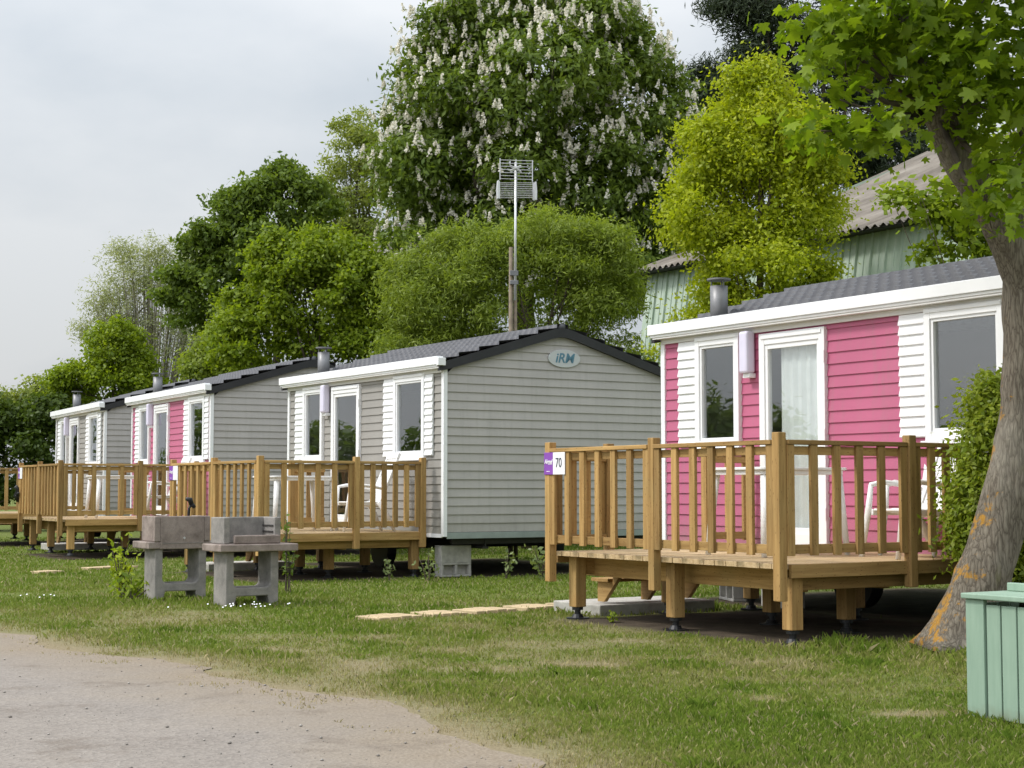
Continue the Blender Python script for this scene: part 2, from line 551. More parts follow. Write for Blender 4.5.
# ------------------------------------------------------------------ ground zones
road_edge = np.array([(-9.5, 18.5), (-5.62, 15.2), (-4.45, 14.0), (-3.58, 12.77), (-2.88, 12.1), (-2.26, 11.48), (-1.79, 10.5), (-1.19, 9.95),
                      (-0.63, 9.1), (-0.36, 8.35), (-0.11, 7.85), (0.08, 7.35), (0.36, 6.5), (0.9, 5.2), (1.7, 3.4)])
def road_dist(x, y):
    """signed: >0 on the lawn side, <0 on the road"""
    P = np.stack([np.ravel(x), np.ravel(y)], 1)
    best = np.full(len(P), 1e9); sg = np.ones(len(P))
    for a, b in zip(road_edge[:-1], road_edge[1:]):
        d = b - a; L2 = d @ d
        t = np.clip(((P - a) @ d) / L2, 0, 1)
        q = a + t[:, None] * d
        v = P - q; dist = np.hypot(v[:, 0], v[:, 1])
        side = np.sign(d[0] * v[:, 1] - d[1] * v[:, 0])
        m = dist < best
        best[m] = dist[m]; sg[m] = side[m]
    return (best * sg).reshape(np.shape(x))
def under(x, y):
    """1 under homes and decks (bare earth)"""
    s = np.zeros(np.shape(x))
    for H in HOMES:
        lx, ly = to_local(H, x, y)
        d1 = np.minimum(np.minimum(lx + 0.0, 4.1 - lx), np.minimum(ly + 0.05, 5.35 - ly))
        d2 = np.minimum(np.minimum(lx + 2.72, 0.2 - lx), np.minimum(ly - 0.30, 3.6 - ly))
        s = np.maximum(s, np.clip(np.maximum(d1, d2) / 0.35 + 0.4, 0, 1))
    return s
def dryness(x, y):
    n = fnoise2(x, y, 0.55, 4, 2.0); n2 = fnoise2(x, y, 1.9, 3, 9.0)
    d = np.clip((n * 0.6 + n2 * 0.4 - 0.43) * 2.9, 0, 1)
    rd = road_dist(x, y)
    d = np.maximum(d, np.clip(1.0 - rd / 0.9, 0, 1) * np.clip(0.35 + 1.3 * n2, 0, 1))
    # worn strip between the road and the nearest deck
    w = np.exp(-((np.asarray(x) - 0.2) ** 2 / 2.6 + (np.asarray(y) - 12.6) ** 2 / 3.2))
    d = np.clip(d + w * (n2 * 1.3 - 0.28), 0, 1)
    for (cx, cy, rx, ry) in ((1.55, 9.6, 0.20, 0.18), (0.55, 11.6, 0.55, 0.35), (1.05, 11.9, 0.45, 0.25), (-0.25, 11.2, 0.5, 0.3), (0.2, 12.9, 0.6, 0.45), (2.0, 11.2, 0.25, 0.2), (-1.7, 12.6, 0.5, 0.3), (2.3, 9.0, 0.35, 0.15), (0.9, 13.3, 0.5, 0.35)):
        q = ((np.asarray(x) - cx) / rx) ** 2 + ((np.asarray(y) - cy) / ry) ** 2
        d = np.maximum(d, np.clip(1.35 - q, 0, 1) * np.clip(0.0 + 1.4 * n2, 0, 0.85))
    far = np.clip((np.asarray(y) - 15.5) / 3, 0, 1)
    return d * (1 - 0.75 * far)

def mk_ground():
    N = NT('lawn_earth')
    z = N.attr('zones'); sp = N.n("ShaderNodeSeparateColor"); N.link(z.outputs['Color'], sp.inputs[0])
    v = N.coords()
    a = N.noise(v, 3.5, 6, 0.7); b = N.noise(v, 40, 3, 0.7)
    green = N.ramp(b, [(0.3, (0.075, 0.105, 0.020)), (0.7, (0.145, 0.175, 0.042))])
    dry = N.ramp(b, [(0.25, (0.16, 0.128, 0.075)), (0.75, (0.29, 0.24, 0.155))])
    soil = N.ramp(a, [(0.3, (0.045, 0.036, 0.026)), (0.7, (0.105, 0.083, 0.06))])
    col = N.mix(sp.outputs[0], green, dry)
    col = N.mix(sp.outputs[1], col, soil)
    N.principled(col, 0.95, 0.1, N.bump(b, 0.6, 0.02))
    return N.m
def mk_road():
    N = NT('gravel_road')
    e = N.attr('edge')
    v = N.coords()
    a = N.noise(v, 0.9, 6, 0.65); b = N.noise(v, 55, 3, 0.75)
    vor = N.n("ShaderNodeTexVoronoi"); vor.inputs['Scale'].default_value = 48; N.link(v, vor.inputs['Vector'])
    st = N.ramp(vor.outputs['Color'], [(0.1, (0.155, 0.142, 0.13)), (0.5, (0.235, 0.208, 0.185)), (0.9, (0.30, 0.272, 0.245))])
    grey = N.mix(0.55, st, N.ramp(a, [(0.3, (0.20, 0.175, 0.152)), (0.7, (0.285, 0.255, 0.225))]))
    sand = N.mix(N.ramp(b, [(0.3, 0.0), (0.7, 1.0)]), (0.185, 0.148, 0.108), (0.285, 0.24, 0.185))
    wav = N.math('ADD', e.outputs['Fac'], N.math('MULTIPLY', N.math('SUBTRACT', a, 0.5), 1.1))
    col = N.mix(N.ramp(wav, [(0.15, 0.0), (0.95, 1.0)]), grey, sand)
    blot = N.noise(v, 1.7, 4, 0.7)
    col = N.mix(N.ramp(blot, [(0.55, 0.0), (0.72, 0.6)]), col, (0.135, 0.108, 0.085))
    N.principled(col, 0.95, 0.12, N.bump(vor.outputs['Distance'], 0.35, 0.012))
    return N.m

def build_ground():
    def axis(lo, hi, st, far):
        a = np.arange(lo, hi + 1e-6, st)
        return np.concatenate([-np.array(far[::-1]) + lo if False else np.array([lo - f for f in far[::-1]]), a, np.array([hi + f for f in far])])
    xs = axis(-20, 13, 0.11, [3, 10, 40, 150, 600]); ys = axis(3, 45, 0.13, [4, 15, 60, 200, 900])
    X, Y = np.meshgrid(xs, ys)
    n = fnoise2(X, Y, 1.3, 4, 5.0)
    rd = road_dist(X, Y)
    Z = (n - 0.5) * 0.045 * np.clip(rd / 0.8, 0, 1)
    Z[(np.abs(X) > 30) | (Y > 60)] = 0
    V = np.stack([X.ravel(), Y.ravel(), Z.ravel()], 1)
    nx, ny = len(xs), len(ys)
    i = np.arange(nx * ny).reshape(ny, nx)
    F = np.stack([i[:-1, :-1].ravel(), i[:-1, 1:].ravel(), i[1:, 1:].ravel(), i[1:, :-1].ravel()], 1)
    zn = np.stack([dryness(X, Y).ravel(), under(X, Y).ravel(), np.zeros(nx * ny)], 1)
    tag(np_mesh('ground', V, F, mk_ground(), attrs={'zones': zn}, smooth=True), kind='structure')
    # road sheet
    seg = np.diff(road_edge, axis=0); L = np.hypot(seg[:, 0], seg[:, 1]); cum = np.concatenate([[0], np.cumsum(L)])
    u = np.linspace(0, cum[-1], 700)
    ex = np.interp(u, cum, road_edge[:, 0]); ey = np.interp(u, cum, road_edge[:, 1])
    k = np.ones(61) / 61
    exs = np.convolve(np.pad(ex, 30, 'reflect', reflect_type='odd'), k, 'valid'); eys = np.convolve(np.pad(ey, 30, 'reflect', reflect_type='odd'), k, 'valid')
    dx, dy = np.gradient(exs), np.gradient(eys); ln = np.hypot(dx, dy)
    nxn, nyn = dy / ln, -dx / ln          # towards the road
    j = (fnoise2(u, u * 0, 1.1, 5, 3.0) - 0.5) * 0.75
    rows = []; ed = []
    for off, e in ((0.0, 1.0), (0.5, 0.62), (1.2, 0.15), (3.0, 0.0), (30, 0.0)):
        w = max(0, 1 - off / 1.2)
        ux, uy = (nxn, nyn) if off < 1 else (-0.80, -0.60)      # one common direction further out, so the sheet never folds
        ox = exs + ux * (off - j * w)
        oy = eys + uy * (off - j * w)
        rows.append(np.stack([ox, oy, np.full(len(u), 0.006)], 1)); ed.append(np.full(len(u), e))
    V = np.concatenate(rows); n = len(u)
    i = np.arange(len(rows) * n).reshape(len(rows), n)
    F = np.stack([i[:-1, :-1].ravel(), i[1:, :-1].ravel(), i[1:, 1:].ravel(), i[:-1, 1:].ravel()], 1)
    tag(np_mesh('road', V, F, mk_road(), attrs={'edge': np.concatenate(ed)}), kind='structure')
build_ground()

# ------------------------------------------------------------------ grass, gravel, daisies (nobody could count them)
def build_grass():
    rng = np.random.default_rng(5)
    n = 640000
    # density falls with distance from the road
    y = 1.0 / rng.uniform(1 / 42.0, 1 / 6.0, n) ** 1.0
    x = (rng.random(n) * 2 - 1) * (0.36 * y + 2.6)
    rd = road_dist(x, y)
    nn = fnoise2(x, y, 2.6, 4, 1.0)
    dry = dryness(x, y); un = under(x, y)
    n3 = fnoise2(x, y, 6.0, 3, 4.0)
    isl = (rd > -0.9) & (n3 + 0.25 * nn > 0.76) & (rng.random(n) < 0.25) & (rd > -0.45)
    keep = isl | (rng.random(n) < np.clip((rd + 0.12 + (nn - 0.5) * 1.9 + (n3 - 0.5) * 0.5) / 0.45, 0, 1) * (1 - 0.99 * np.clip(un * 1.5, 0, 1)) * np.clip(1.30 - 1.15 * dry * (0.5 + n3), 0.06, 1))
    # the stepping slabs stay clear
    pdx, pdy = 2.42, 2.27; pl = math.hypot(pdx, pdy)
    al = ((x + 1.26) * pdx + (y - 15.30) * pdy) / pl; ac = (-(x + 1.26) * pdy + (y - 15.30) * pdx) / pl
    keep &= un < 0.75
    keep &= ~((al > 0.02) & (al < pl - 0.02) & (ac > -0.06) & (ac < 0.44) & (((al / pl * 5) % 1.0) > 0.06))
    x, y, dry, un, nn, rd = x[keep], y[keep], dry[keep], un[keep], nn[keep], rd[keep]
    n = len(x)
    tall = fnoise2(x, y, 0.9, 3, 14.0)
    h = (0.012 + 0.026 * rng.random(n) ** 1.5) * (0.5 + 1.1 * np.clip(tall * 1.6 - 0.3, 0, 1)) * (1 - 0.35 * dry) + 0.006
    tuft = np.clip((fnoise2(x, y, 3.6, 2, 31.0) - 0.60) * 7, 0, 1)
    h *= 1 + 0.6 * tuft
    # uncut tufts round feet and trunk
    for (cx, cy, r, k) in ((3.4, 12.25, 0.6, 1.0), (-3.6, 17.9, 0.6, 0.6), (-2.8, 17.3, 0.5, 0.6), (2.7, 8.75, 0.3, 0.8), (2.4, 12.7, 0.6, 0.9)):
        h *= 1 + k * np.exp(-((x - cx) ** 2 + (y - cy) ** 2) / r ** 2)
    w = np.maximum(0.0026, 0.00042 * y) * (0.7 + 0.6 * rng.random(n))
    h = np.maximum(h, 0.0010 * y * (0.5 + rng.random(n)))
    a = rng.random(n) * 2 * math.pi
    lean = rng.normal(0, 0.55, n) * h; la = rng.random(n) * 2 * math.pi
    bx, by = np.cos(a) * w, np.sin(a) * w
    z0 = np.full(n, -0.012)
    lx, ly = np.cos(la) * lean, np.sin(la) * lean
    V = np.empty((n, 4, 3), dtype=np.float32)
    V[:, 0] = np.stack([x - bx, y - by, z0], 1); V[:, 1] = np.stack([x + bx, y + by, z0], 1)
    V[:, 2] = np.stack([x + bx * 0.7 + lx * 0.35, y + by * 0.7 + ly * 0.35, h * 0.6], 1)
    V[:, 3] = np.stack([x + lx, y + ly, h], 1)
    F = np.arange(n * 4).reshape(n, 4)
    patch = fnoise2(x, y, 0.7, 3, 21.0)
    t = np.clip(0.30 + 0.80 * dry + 0.38 * (rng.random(n) - 0.5) + 0.5 * (patch - 0.5), 0, 1)
    t = np.clip(t - 0.30 * tuft, 0, 1)
    t[rng.random(n) < 0.09] = 0.95
    N = NT('grass_blades')
    tint = N.attr('tint')
    col = N.ramp(tint.outputs['Fac'], [(0.0, (0.108, 0.176, 0.022)), (0.35, (0.178, 0.238, 0.037)), (0.65, (0.262, 0.265, 0.080)), (1.0, (0.42, 0.355, 0.205))])
    d = N.n("ShaderNodeBsdfDiffuse"); N.link(col, d.inputs[0])
    tr = N.n("ShaderNodeBsdfTranslucent"); N.link(col, tr.inputs[0])
    mx = N.n("ShaderNodeMixShader"); mx.inputs[0].default_value = 0.35
    N.link(d.outputs[0], mx.inputs[1]); N.link(tr.outputs[0], mx.inputs[2]); N.link(mx.outputs[0], N.out.inputs[0])
    o = np_mesh('lawn_grass', V.reshape(-1, 3), F, N.m, attrs={'tint': np.repeat(t, 4)})
    tag(o, 'short green lawn grass with straw coloured worn patches', 'grass', kind='stuff')
    # gravel crumbs and small stones along the road
    m = 3200
    gy = 1.0 / rng.uniform(1 / 20.0, 1 / 6.2, m); gx = (rng.random(m) * 2 - 1) * (0.36 * gy + 0.8)
    g = road_dist(gx, gy)
    k = (g < 0.45) & (rng.random(m) < np.where(g < 0, 0.8, 0.35))
    gx, gy = gx[k], gy[k]; m = len(gx)
    s = 0.003 + 0.011 * rng.random(m) ** 6
    octa = np.array([(1, 0, 0), (0, 1, 0), (-1, 0, 0), (0, -1, 0), (0, 0, 0.7), (0, 0, -0.5)])
    jit = 1 + 0.35 * (rng.random((m, 6, 1)) - 0.5)
    V = octa[None] * s[:, None, None] * jit + np.stack([gx, gy, 0.007 + s * 0.25], 1)[:, None]
    tri = np.array([(0, 1, 4), (1, 2, 4), (2, 3, 4), (3, 0, 4), (1, 0, 5), (2, 1, 5), (3, 2, 5), (0, 3, 5)])
    F = (tri[None] + (np.arange(m) * 6)[:, None, None]).reshape(-1, 3)
    N = NT('road_stones'); ti = N.attr('tint')
    N.principled(N.ramp(ti.outputs['Fac'], [(0, (0.19, 0.17, 0.15)), (1, (0.34, 0.315, 0.285))]), 0.9, 0.2)
    tag(np_mesh('road_gravel', V.reshape(-1, 3), F, N.m, attrs={'tint': np.repeat(rng.random(m), 6)}), 'loose grey and tan stones scattered on the road', 'gravel', kind='stuff')
    # daisies
    spots = [(-2.75, 16.6, 0.2, 16), (-5.2, 17.9, 0.12, 6), (-3.0, 16.5, 0.35, 6)]
    P = []
    for cx, cy, r, q in spots:
        for _ in range(q):
            P.append((rng.normal(cx, r), rng.normal(cy, r), 0.055 + 0.03 * rng.random()))
    V = []; F = []
    for p in P:
        b = len(V); rr = 0.010
        for kk in range(6):
            an = kk * math.pi / 3
            V.append((p[0] + rr * math.cos(an), p[1] + rr * math.sin(an) * 0.8, p[2] + rr * math.sin(an) * 0.5))
        F.append([b + kk for kk in range(6)])
    tag(np_mesh('daisies', np.array(V), np.array(F), M['signwhite']), 'tiny white daisies in the grass round the barbecues', 'flowers', kind='stuff')
build_grass()

# ------------------------------------------------------------------ mobile home
L = 5.3; W = 4.0; ZB = 0.62; ZE = 3.0
def siding(mb, o, segs_fn, z0, z1, pitch, out0=0.020, out1=0.004, breaks=()):
    """courses with a real lap; o(y, z, d) -> point; segs_fn(za, zb) -> [(ya0,yb0,ya1,yb1)]"""
    z = z0
    while z < z1 - 1e-6:
        zt = min(z + pitch, z1)
        cuts = sorted({z, zt, *[b for b in breaks if z < b < zt]})
        for a, b in zip(cuts[:-1], cuts[1:]):
            da = out0 + (out1 - out0) * (a - z) / pitch; db = out0 + (out1 - out0) * (b - z) / pitch
            for (p0, p1, q0, q1) in segs_fn(a, b):
                mb.poly([o(p0, a, da), o(p1, a, da), o(q1, b, db), o(q0, b, db)])
                if a == z:
                    mb.poly([o(p0, a, out1 - 0.004), o(p1, a, out1 - 0.004), o(p1, a, da), o(p0, a, da)])
        z = zt

def make_home(face, win, label, group, curtain):
    t = thing('mobile_home', label, 'mobile home', group=group)
    w0, w1 = win
    op = [(w0 + 0.03, w1 - 0.03, 1.74, 2.90), (2.63, 3.57, 0.70, 2.86), (3.99, 4.63, 1.76, 2.90)]
    # facade, with openings
    def segs(a, b):
        out = []; y = 0.02; zm = (a + b) / 2
        for (p, q, za, zb) in sorted(op):
            if za < zm < zb:
                out.append((y, p, y, p)); y = q
        out.append((y, L - 0.02, y, L - 0.02))
        return out
    mb = MB()
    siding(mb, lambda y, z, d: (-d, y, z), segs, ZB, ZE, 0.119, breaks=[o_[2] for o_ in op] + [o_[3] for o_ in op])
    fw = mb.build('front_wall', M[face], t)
    # gables
    def top(x):
        return min(2.985 + 0.293 * min(x, W - x), 3.545)
    def gsegs(a, b):
        def lim(z):
            return 0.02 if z <= 2.985 else (z - 2.985) / 0.293
        if lim(b) > W / 2 - 0.05: return [(lim(a), W - lim(a), W / 2 - .05, W / 2 + .05)] if lim(a) < W / 2 - .06 else []
        return [(lim(a), W - lim(a), lim(b), W - lim(b))]
    for y, sgn in ((0.0, -1), (L, 1)):
        mb = MB()
        siding(mb, lambda x, z, d, y=y, sgn=sgn: (x, y + sgn * d, z), gsegs, ZB + 0.03, 3.54, 0.1255)
        gm = mb.build('end_wall', M['grey'], t)
    MB().box(W - 0.02, W, 0.01, L - 0.01, ZB, ZE).build('rear_wall', M['grey'], t)
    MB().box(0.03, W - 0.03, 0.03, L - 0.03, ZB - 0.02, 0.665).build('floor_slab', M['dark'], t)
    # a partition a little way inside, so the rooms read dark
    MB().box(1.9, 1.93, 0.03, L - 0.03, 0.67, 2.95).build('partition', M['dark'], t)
    # corner trims
    for (x0, x1, y0, y1) in ((-0.034, 0.03, -0.036, 0.035), (-0.034, 0.03, L - 0.035, L + 0.036)):
        MB().box(x0, x1, y0, y1, 0.585, 2.99).build('corner_trim', M['white'], t, 0.004)
    # skirts
    MB().box(0.03, W - 0.02, -0.03, -0.002, 0.555, 0.645).build('end_skirt', M['skirt'], t, 0.003)
    MB().box(-0.03, -0.002, 0.035, L - 0.035, 0.57, 0.625).build('front_skirt', M['white'], t, 0.003)
    # soffit and gutter fascia
    MB().box(-0.135, 0.03, -0.06, L + 0.06, 2.985, 3.005).box(-0.05, -0.022, 0.0, L, 2.93, 2.985).build('soffit', M['soffit'], t, 0.002)
    MB().box(-0.165, -0.055, -0.06, L + 0.12, 3.035, 3.155).box(-0.175, -0.05, -0.125, -0.06, 3.02, 3.13).box(-0.145, -0.06, -0.03, L + 0.10, 3.006, 3.035) \
        .build('gutter_fascia', M['white'], t, 0.006)
    # roof: tile-effect sheets
    def zr(x):
        return 3.075 + 0.293 * (min(x, W - x) + 0.03)
    ys = np.linspace(-0.06, L + 0.06, 190)
    xs = []; zs = []
    step = 0.34
    sl = np.arange(-0.14, 2.0, step / 5)
    for x in sl:
        fr = ((x + 0.14) / step) % 1.0
        if fr < 0.02 and x > -0.1:
            xs.append(x - 0.002); zs.append(0.0)
        xs.append(x); zs.append(0.055 * (1 - fr))
    xs.append(2.0); zs.append(0.012)
    V = []; rows = []
    for side in (0, 1):
        X = np.array(xs) if side == 0 else W - np.array(xs)
        for x, dz in zip(X, zs):
            wv = 0.038 * np.abs(np.sin(ys * math.pi / 0.165)) ** 0.8
            V.append(np.stack([np.full(len(ys), x), ys, np.array([zr(x)] * len(ys)) + dz + wv - 0.008], 1))
    V = np.concatenate(V); n = len(ys); m = len(xs)
    i = np.arange(2 * m * n).reshape(2 * m, n)
    Fs = []
    for s in (0, 1):
        q = i[s * m:(s + 1) * m]
        Fs.append(np.stack([q[:-1, :-1].ravel(), q[1:, :-1].ravel(), q[1:, 1:].ravel(), q[:-1, 1:].ravel()], 1))
    rf = np_mesh('roof', V, np.concatenate(Fs), M['roof'], t, smooth=True)
    cap = MB().tube([(2.0, -0.06, 3.685), (2.0, L + 0.06, 3.685)], 0.055, 10).build('ridge_cap', M['roof'], rf, smooth=True)
    MB().prism([(0.03, 2.96), (W - 0.03, 2.96), (W - 0.03, 2.985), (2.0, 3.50), (0.03, 2.985)], 1, 0.06, 0.08).build('roof_lining', M['dark'], rf)
    # rake trims
    for y0, y1 in ((-0.085, -0.027), (L + 0.027, L + 0.085)):
        lo = [(-0.13, 2.945), (0.0, 2.968), (1.80, 3.495), (1.93, 3.525), (2.07, 3.525), (2.20, 3.495), (4.0, 2.968), (4.13, 2.945)]
        hi = [(x, z + (0.135 if 1.7 < x < 2.3 else 0.125)) for x, z in lo]
        MB().prism(lo + hi[::-1], 1, y0, y1).build('rake_trim', M['black_trim'], t)
    # window = frame + roller box; pane and sill below it
    def window(y0, y1, z0, z1, name='window', cur=None):
        fr = 0.075 if y1 - y0 > 0.7 else 0.085
        f = MB()
        f.box(-0.062, 0.03, y0, y0 + fr, z0, z1).box(-0.062, 0.03, y1 - fr, y1, z0, z1)
        f.box(-0.060, 0.03, y0 + fr, y1 - fr, z0, z0 + 0.085).box(-0.060, 0.03, y0 + fr, y1 - fr, z1 - 0.10, z1)
        f.box(-0.072, -0.060, y0 + 0.02, y1 - 0.02, z1 - 0.045, z1 - 0.008)
        i0, i1, k0, k1 = y0 + fr, y1 - fr, z0 + 0.085, z1 - 0.10
        for a in ((i0, i0 + 0.03, k0, k1), (i1 - 0.03, i1, k0, k1), (i0 + 0.03, i1 - 0.03, k0, k0 + 0.03), (i0 + 0.03, i1 - 0.03, k1 - 0.03, k1)):
            f.box(-0.045, 0.02, *a)
        fo = f.build(name, M['white'], t, 0.004)
        MB().box(-0.012, -0.006, i0 + 0.028, i1 - 0.028, k0 + 0.028, k1 - 0.028).build('pane', M['pane'], fo)
        MB().box(-0.095, -0.0, y0 - 0.03, y1 + 0.03, z0 - 0.03, z0).build('sill', M['white'], fo, 0.004)
        return fo
    window(w0, w1, 1.71, 2.955)
    window(3.93, 4.68, 1.71, 2.955)
    # louvred shutters
    for (a, b) in ((w1 + 0.005, w1 + 0.335), (w0 - 0.235, w0 - 0.005), (4.685, 5.0)):
        s = MB().box(-0.036, -0.022, a, b, 1.745, 2.925)
        z = 1.75
        while z < 2.90:
            s.prism([(-0.036, z), (-0.056, z + 0.004), (-0.056, z + 0.014), (-0.036, z + 0.092)], 1, a + 0.002, b - 0.002)
            z += 0.0975
        s.build('shutter', M['white'], t)
    # door
    d0, d1 = 2.60, 3.60
    dr = MB()
    dr.box(-0.055, 0.03, d0, d0 + 0.085, 0.67, 2.91).box(-0.055, 0.03, d1 - 0.085, d1, 0.67, 2.91)
    dr.box(-0.053, 0.03, d0 + 0.085, d1 - 0.085, 2.79, 2.91).box(-0.053, 0.03, d0 + 0.085, d1 - 0.085, 0.67, 0.80)
    dr.box(-0.066, -0.055, d0 + 0.04, d1 - 0.04, 2.85, 2.89)
    for a in ((d0 + 0.085, d0 + 0.125, 0.80, 2.79), (d1 - 0.125, d1 - 0.085, 0.80, 2.79), (d0 + 0.125, d1 - 0.125, 0.80, 0.86), (d0 + 0.125, d1 - 0.125, 2.74, 2.79)):
        dr.box(-0.04, 0.02, *a)
    do = dr.build('door', M['white'], t, 0.004)
    MB().box(-0.012, -0.006, d0 + 0.12, d1 - 0.12, 0.855, 2.745).build('pane', M['pane'], do)
    MB().box(-0.115, -0.095, d1 - 0.24, d1 - 0.06, 1.66, 1.685).box(-0.10, -0.04, d1 - 0.085, d1 - 0.06, 1.66, 1.685).build('handle', M['steel'], do, 0.004)
    for z in (0.95, 1.75, 2.55):
        MB().box(-0.066, -0.05, d0 - 0.005, d0 + 0.012, z, z + 0.12).build('hinge', M['white'], do)
    if curtain:
        c = MB(); n = 26
        for k in range(n):
            ya = d0 + 0.12 + (d1 - d0 - 0.34) * k / n; yb = d0 + 0.12 + (d1 - d0 - 0.34) * (k + 1) / n
            xa = 0.06 + 0.012 * math.sin(k * 1.3); xb = 0.06 + 0.012 * math.sin((k + 1) * 1.3)
            c.poly([(xa, ya, 0.72), (xb, yb, 0.72), (xb, yb, 2.85), (xa, ya, 2.85)])
        c.build('door_curtain', M['curtain'], t, smooth=True)
    # wall lamp
    lm = MB().box(-0.155, -0.03, 3.68, 3.815, 2.50, 2.95).build('wall_lamp', M['lilac'], t, 0.025)
    MB().box(-0.11, -0.018, 3.69, 3.80, 2.45, 2.50).build('lamp_base', M['white'], lm, 0.005)
    # flue
    ch = MB().tube([(0.36, 4.75, 3.10), (0.36, 4.75, 3.58)], 0.10, 20).build('chimney', M['steel'], t, smooth=False)
    ch.data.polygons.foreach_set('use_smooth', [len(p.vertices) == 4 for p in ch.data.polygons])
    cc = MB().tube([(0.36, 4.75, 3.645), (0.36, 4.75, 3.665)], 0.135, 20)
    for a in (0.5, 2.6, 4.7):
        px, py = 0.36 + 0.085 * math.cos(a), 4.75 + 0.085 * math.sin(a)
        cc.tube([(px, py, 3.56), (px, py, 3.65)], 0.008, 6)
    cc.build('chimney_cap', M['steel'], ch)
    # chassis
    c = MB()
    for x in (0.75, 3.25):
        c.box(x - 0.05, x + 0.05, 0.1, L - 0.1, 0.555, 0.595).box(x - 0.012, x + 0.012, 0.1, L - 0.1, 0.43, 0.555).box(x - 0.05, x + 0.05, 0.1, L - 0.1, 0.40, 0.43)
    for y in (0.12, 1.4, 2.65, 3.9, L - 0.2):
        c.box(0.2, 3.8, y, y + 0.05, 0.47, 0.55)
    c.tube([(0.3, 2.65, 0.36), (3.7, 2.65, 0.36)], 0.04, 8)
    c.build('chassis', M['chassis'], t)
    for x in (0.42, 3.58):
        MB().tube([(x - 0.08, 2.65, 0.33), (x + 0.08, 2.65, 0.33)], 0.29, 22).build('wheel', M['jack'], t)
    return t

GH = 'mobile homes in a row'
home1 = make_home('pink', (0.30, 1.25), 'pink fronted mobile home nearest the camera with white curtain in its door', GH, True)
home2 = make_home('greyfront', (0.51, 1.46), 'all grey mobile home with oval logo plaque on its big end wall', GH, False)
for h, H in ((home1, H1), (home2, H2)):
    h.location = H['loc']; h.rotation_euler = (0, 0, H['rz'])
home3 = recopy(home1, 'pink fronted mobile home in the middle distance between two grey ones', H3['loc'], H3['rz'])
for ch in list(home3.children):
    if ch.name.startswith('door_curtain'):
        bpy.data.objects.remove(ch)
home4 = recopy(home2, 'farthest and smallest grey mobile home at the left end of the row', H4['loc'], H4['rz'])

# oval maker's plaque on the end wall of the second home
plq = MB()
n = 40
plq.prism([(2.05 + 0.29 * math.cos(2 * math.pi * k / n), 3.215 + 0.135 * math.sin(2 * math.pi * k / n)) for k in range(n)], 1, -0.034, -0.018)
plo = plq.build('logo_plaque', mat_plain('plaque_silver', (0.50, 0.52, 0.52), 0.35, 0.05, 3), home2, 0.004)
Mg = Matrix.Translation((2.05, -0.0355, 3.215)) @ Matrix.Rotation(R(90), 4, 'X')
text_mesh('lettering', 'iRM', 0.20, M['teal'], plo, Mg, shear=0.22, scale_x=1.05, bold=0.004)

# ------------------------------------------------------------------ concrete piers under the homes
def make_block(hh, label, loc, rz, hollow=True):
    t = thing('concrete_block', label, 'concrete block', loc, rz, 'concrete support blocks under the homes')
    b = MB()
    if hollow:
        b.box(-0.25, 0.25, -0.1, 0.1, 0.0, 0.03).box(-0.25, 0.25, -0.1, 0.1, hh - 0.03, hh)
        for x in (-0.25, -0.02, 0.21):
            b.box(x, x + 0.04, -0.1, 0.1, 0.03, hh - 0.03)
        b.box(-0.21, 0.21, -0.02, 0.02, 0.03, hh - 0.03)
    else:
        b.box(-0.25, 0.25, -0.1, 0.1, 0, hh)
    b.build('block', M['concrete'], t, 0.006)
    return t
w = to_world(H2, 0.35, 0.35)
make_block(0.20, 'hollow concrete block on the ground under the corner of the grey home with the plaque', w, ROT + 0.0)
w2 = to_world(H2, 0.35, 0.35, 0.20)
make_block(0.25, 'solid pale block stacked on the hollow one under the grey plaque home', w2, ROT, False)
w = to_world(H1, 0.55, 4.75); make_block(0.20, 'lower hollow block of the stack under the pink home behind the nearest deck', w, ROT + 1.2)
w = to_world(H1, 0.55, 4.75, 0.20); make_block(0.20, 'upper hollow block of the stack under the pink home behind the nearest deck', w, ROT + 1.3)
w = to_world(H1, 0.25, 3.6); make_block(0.44, 'tall pale slab block standing on end under the pink home near its door', w, ROT + 1.5, False)

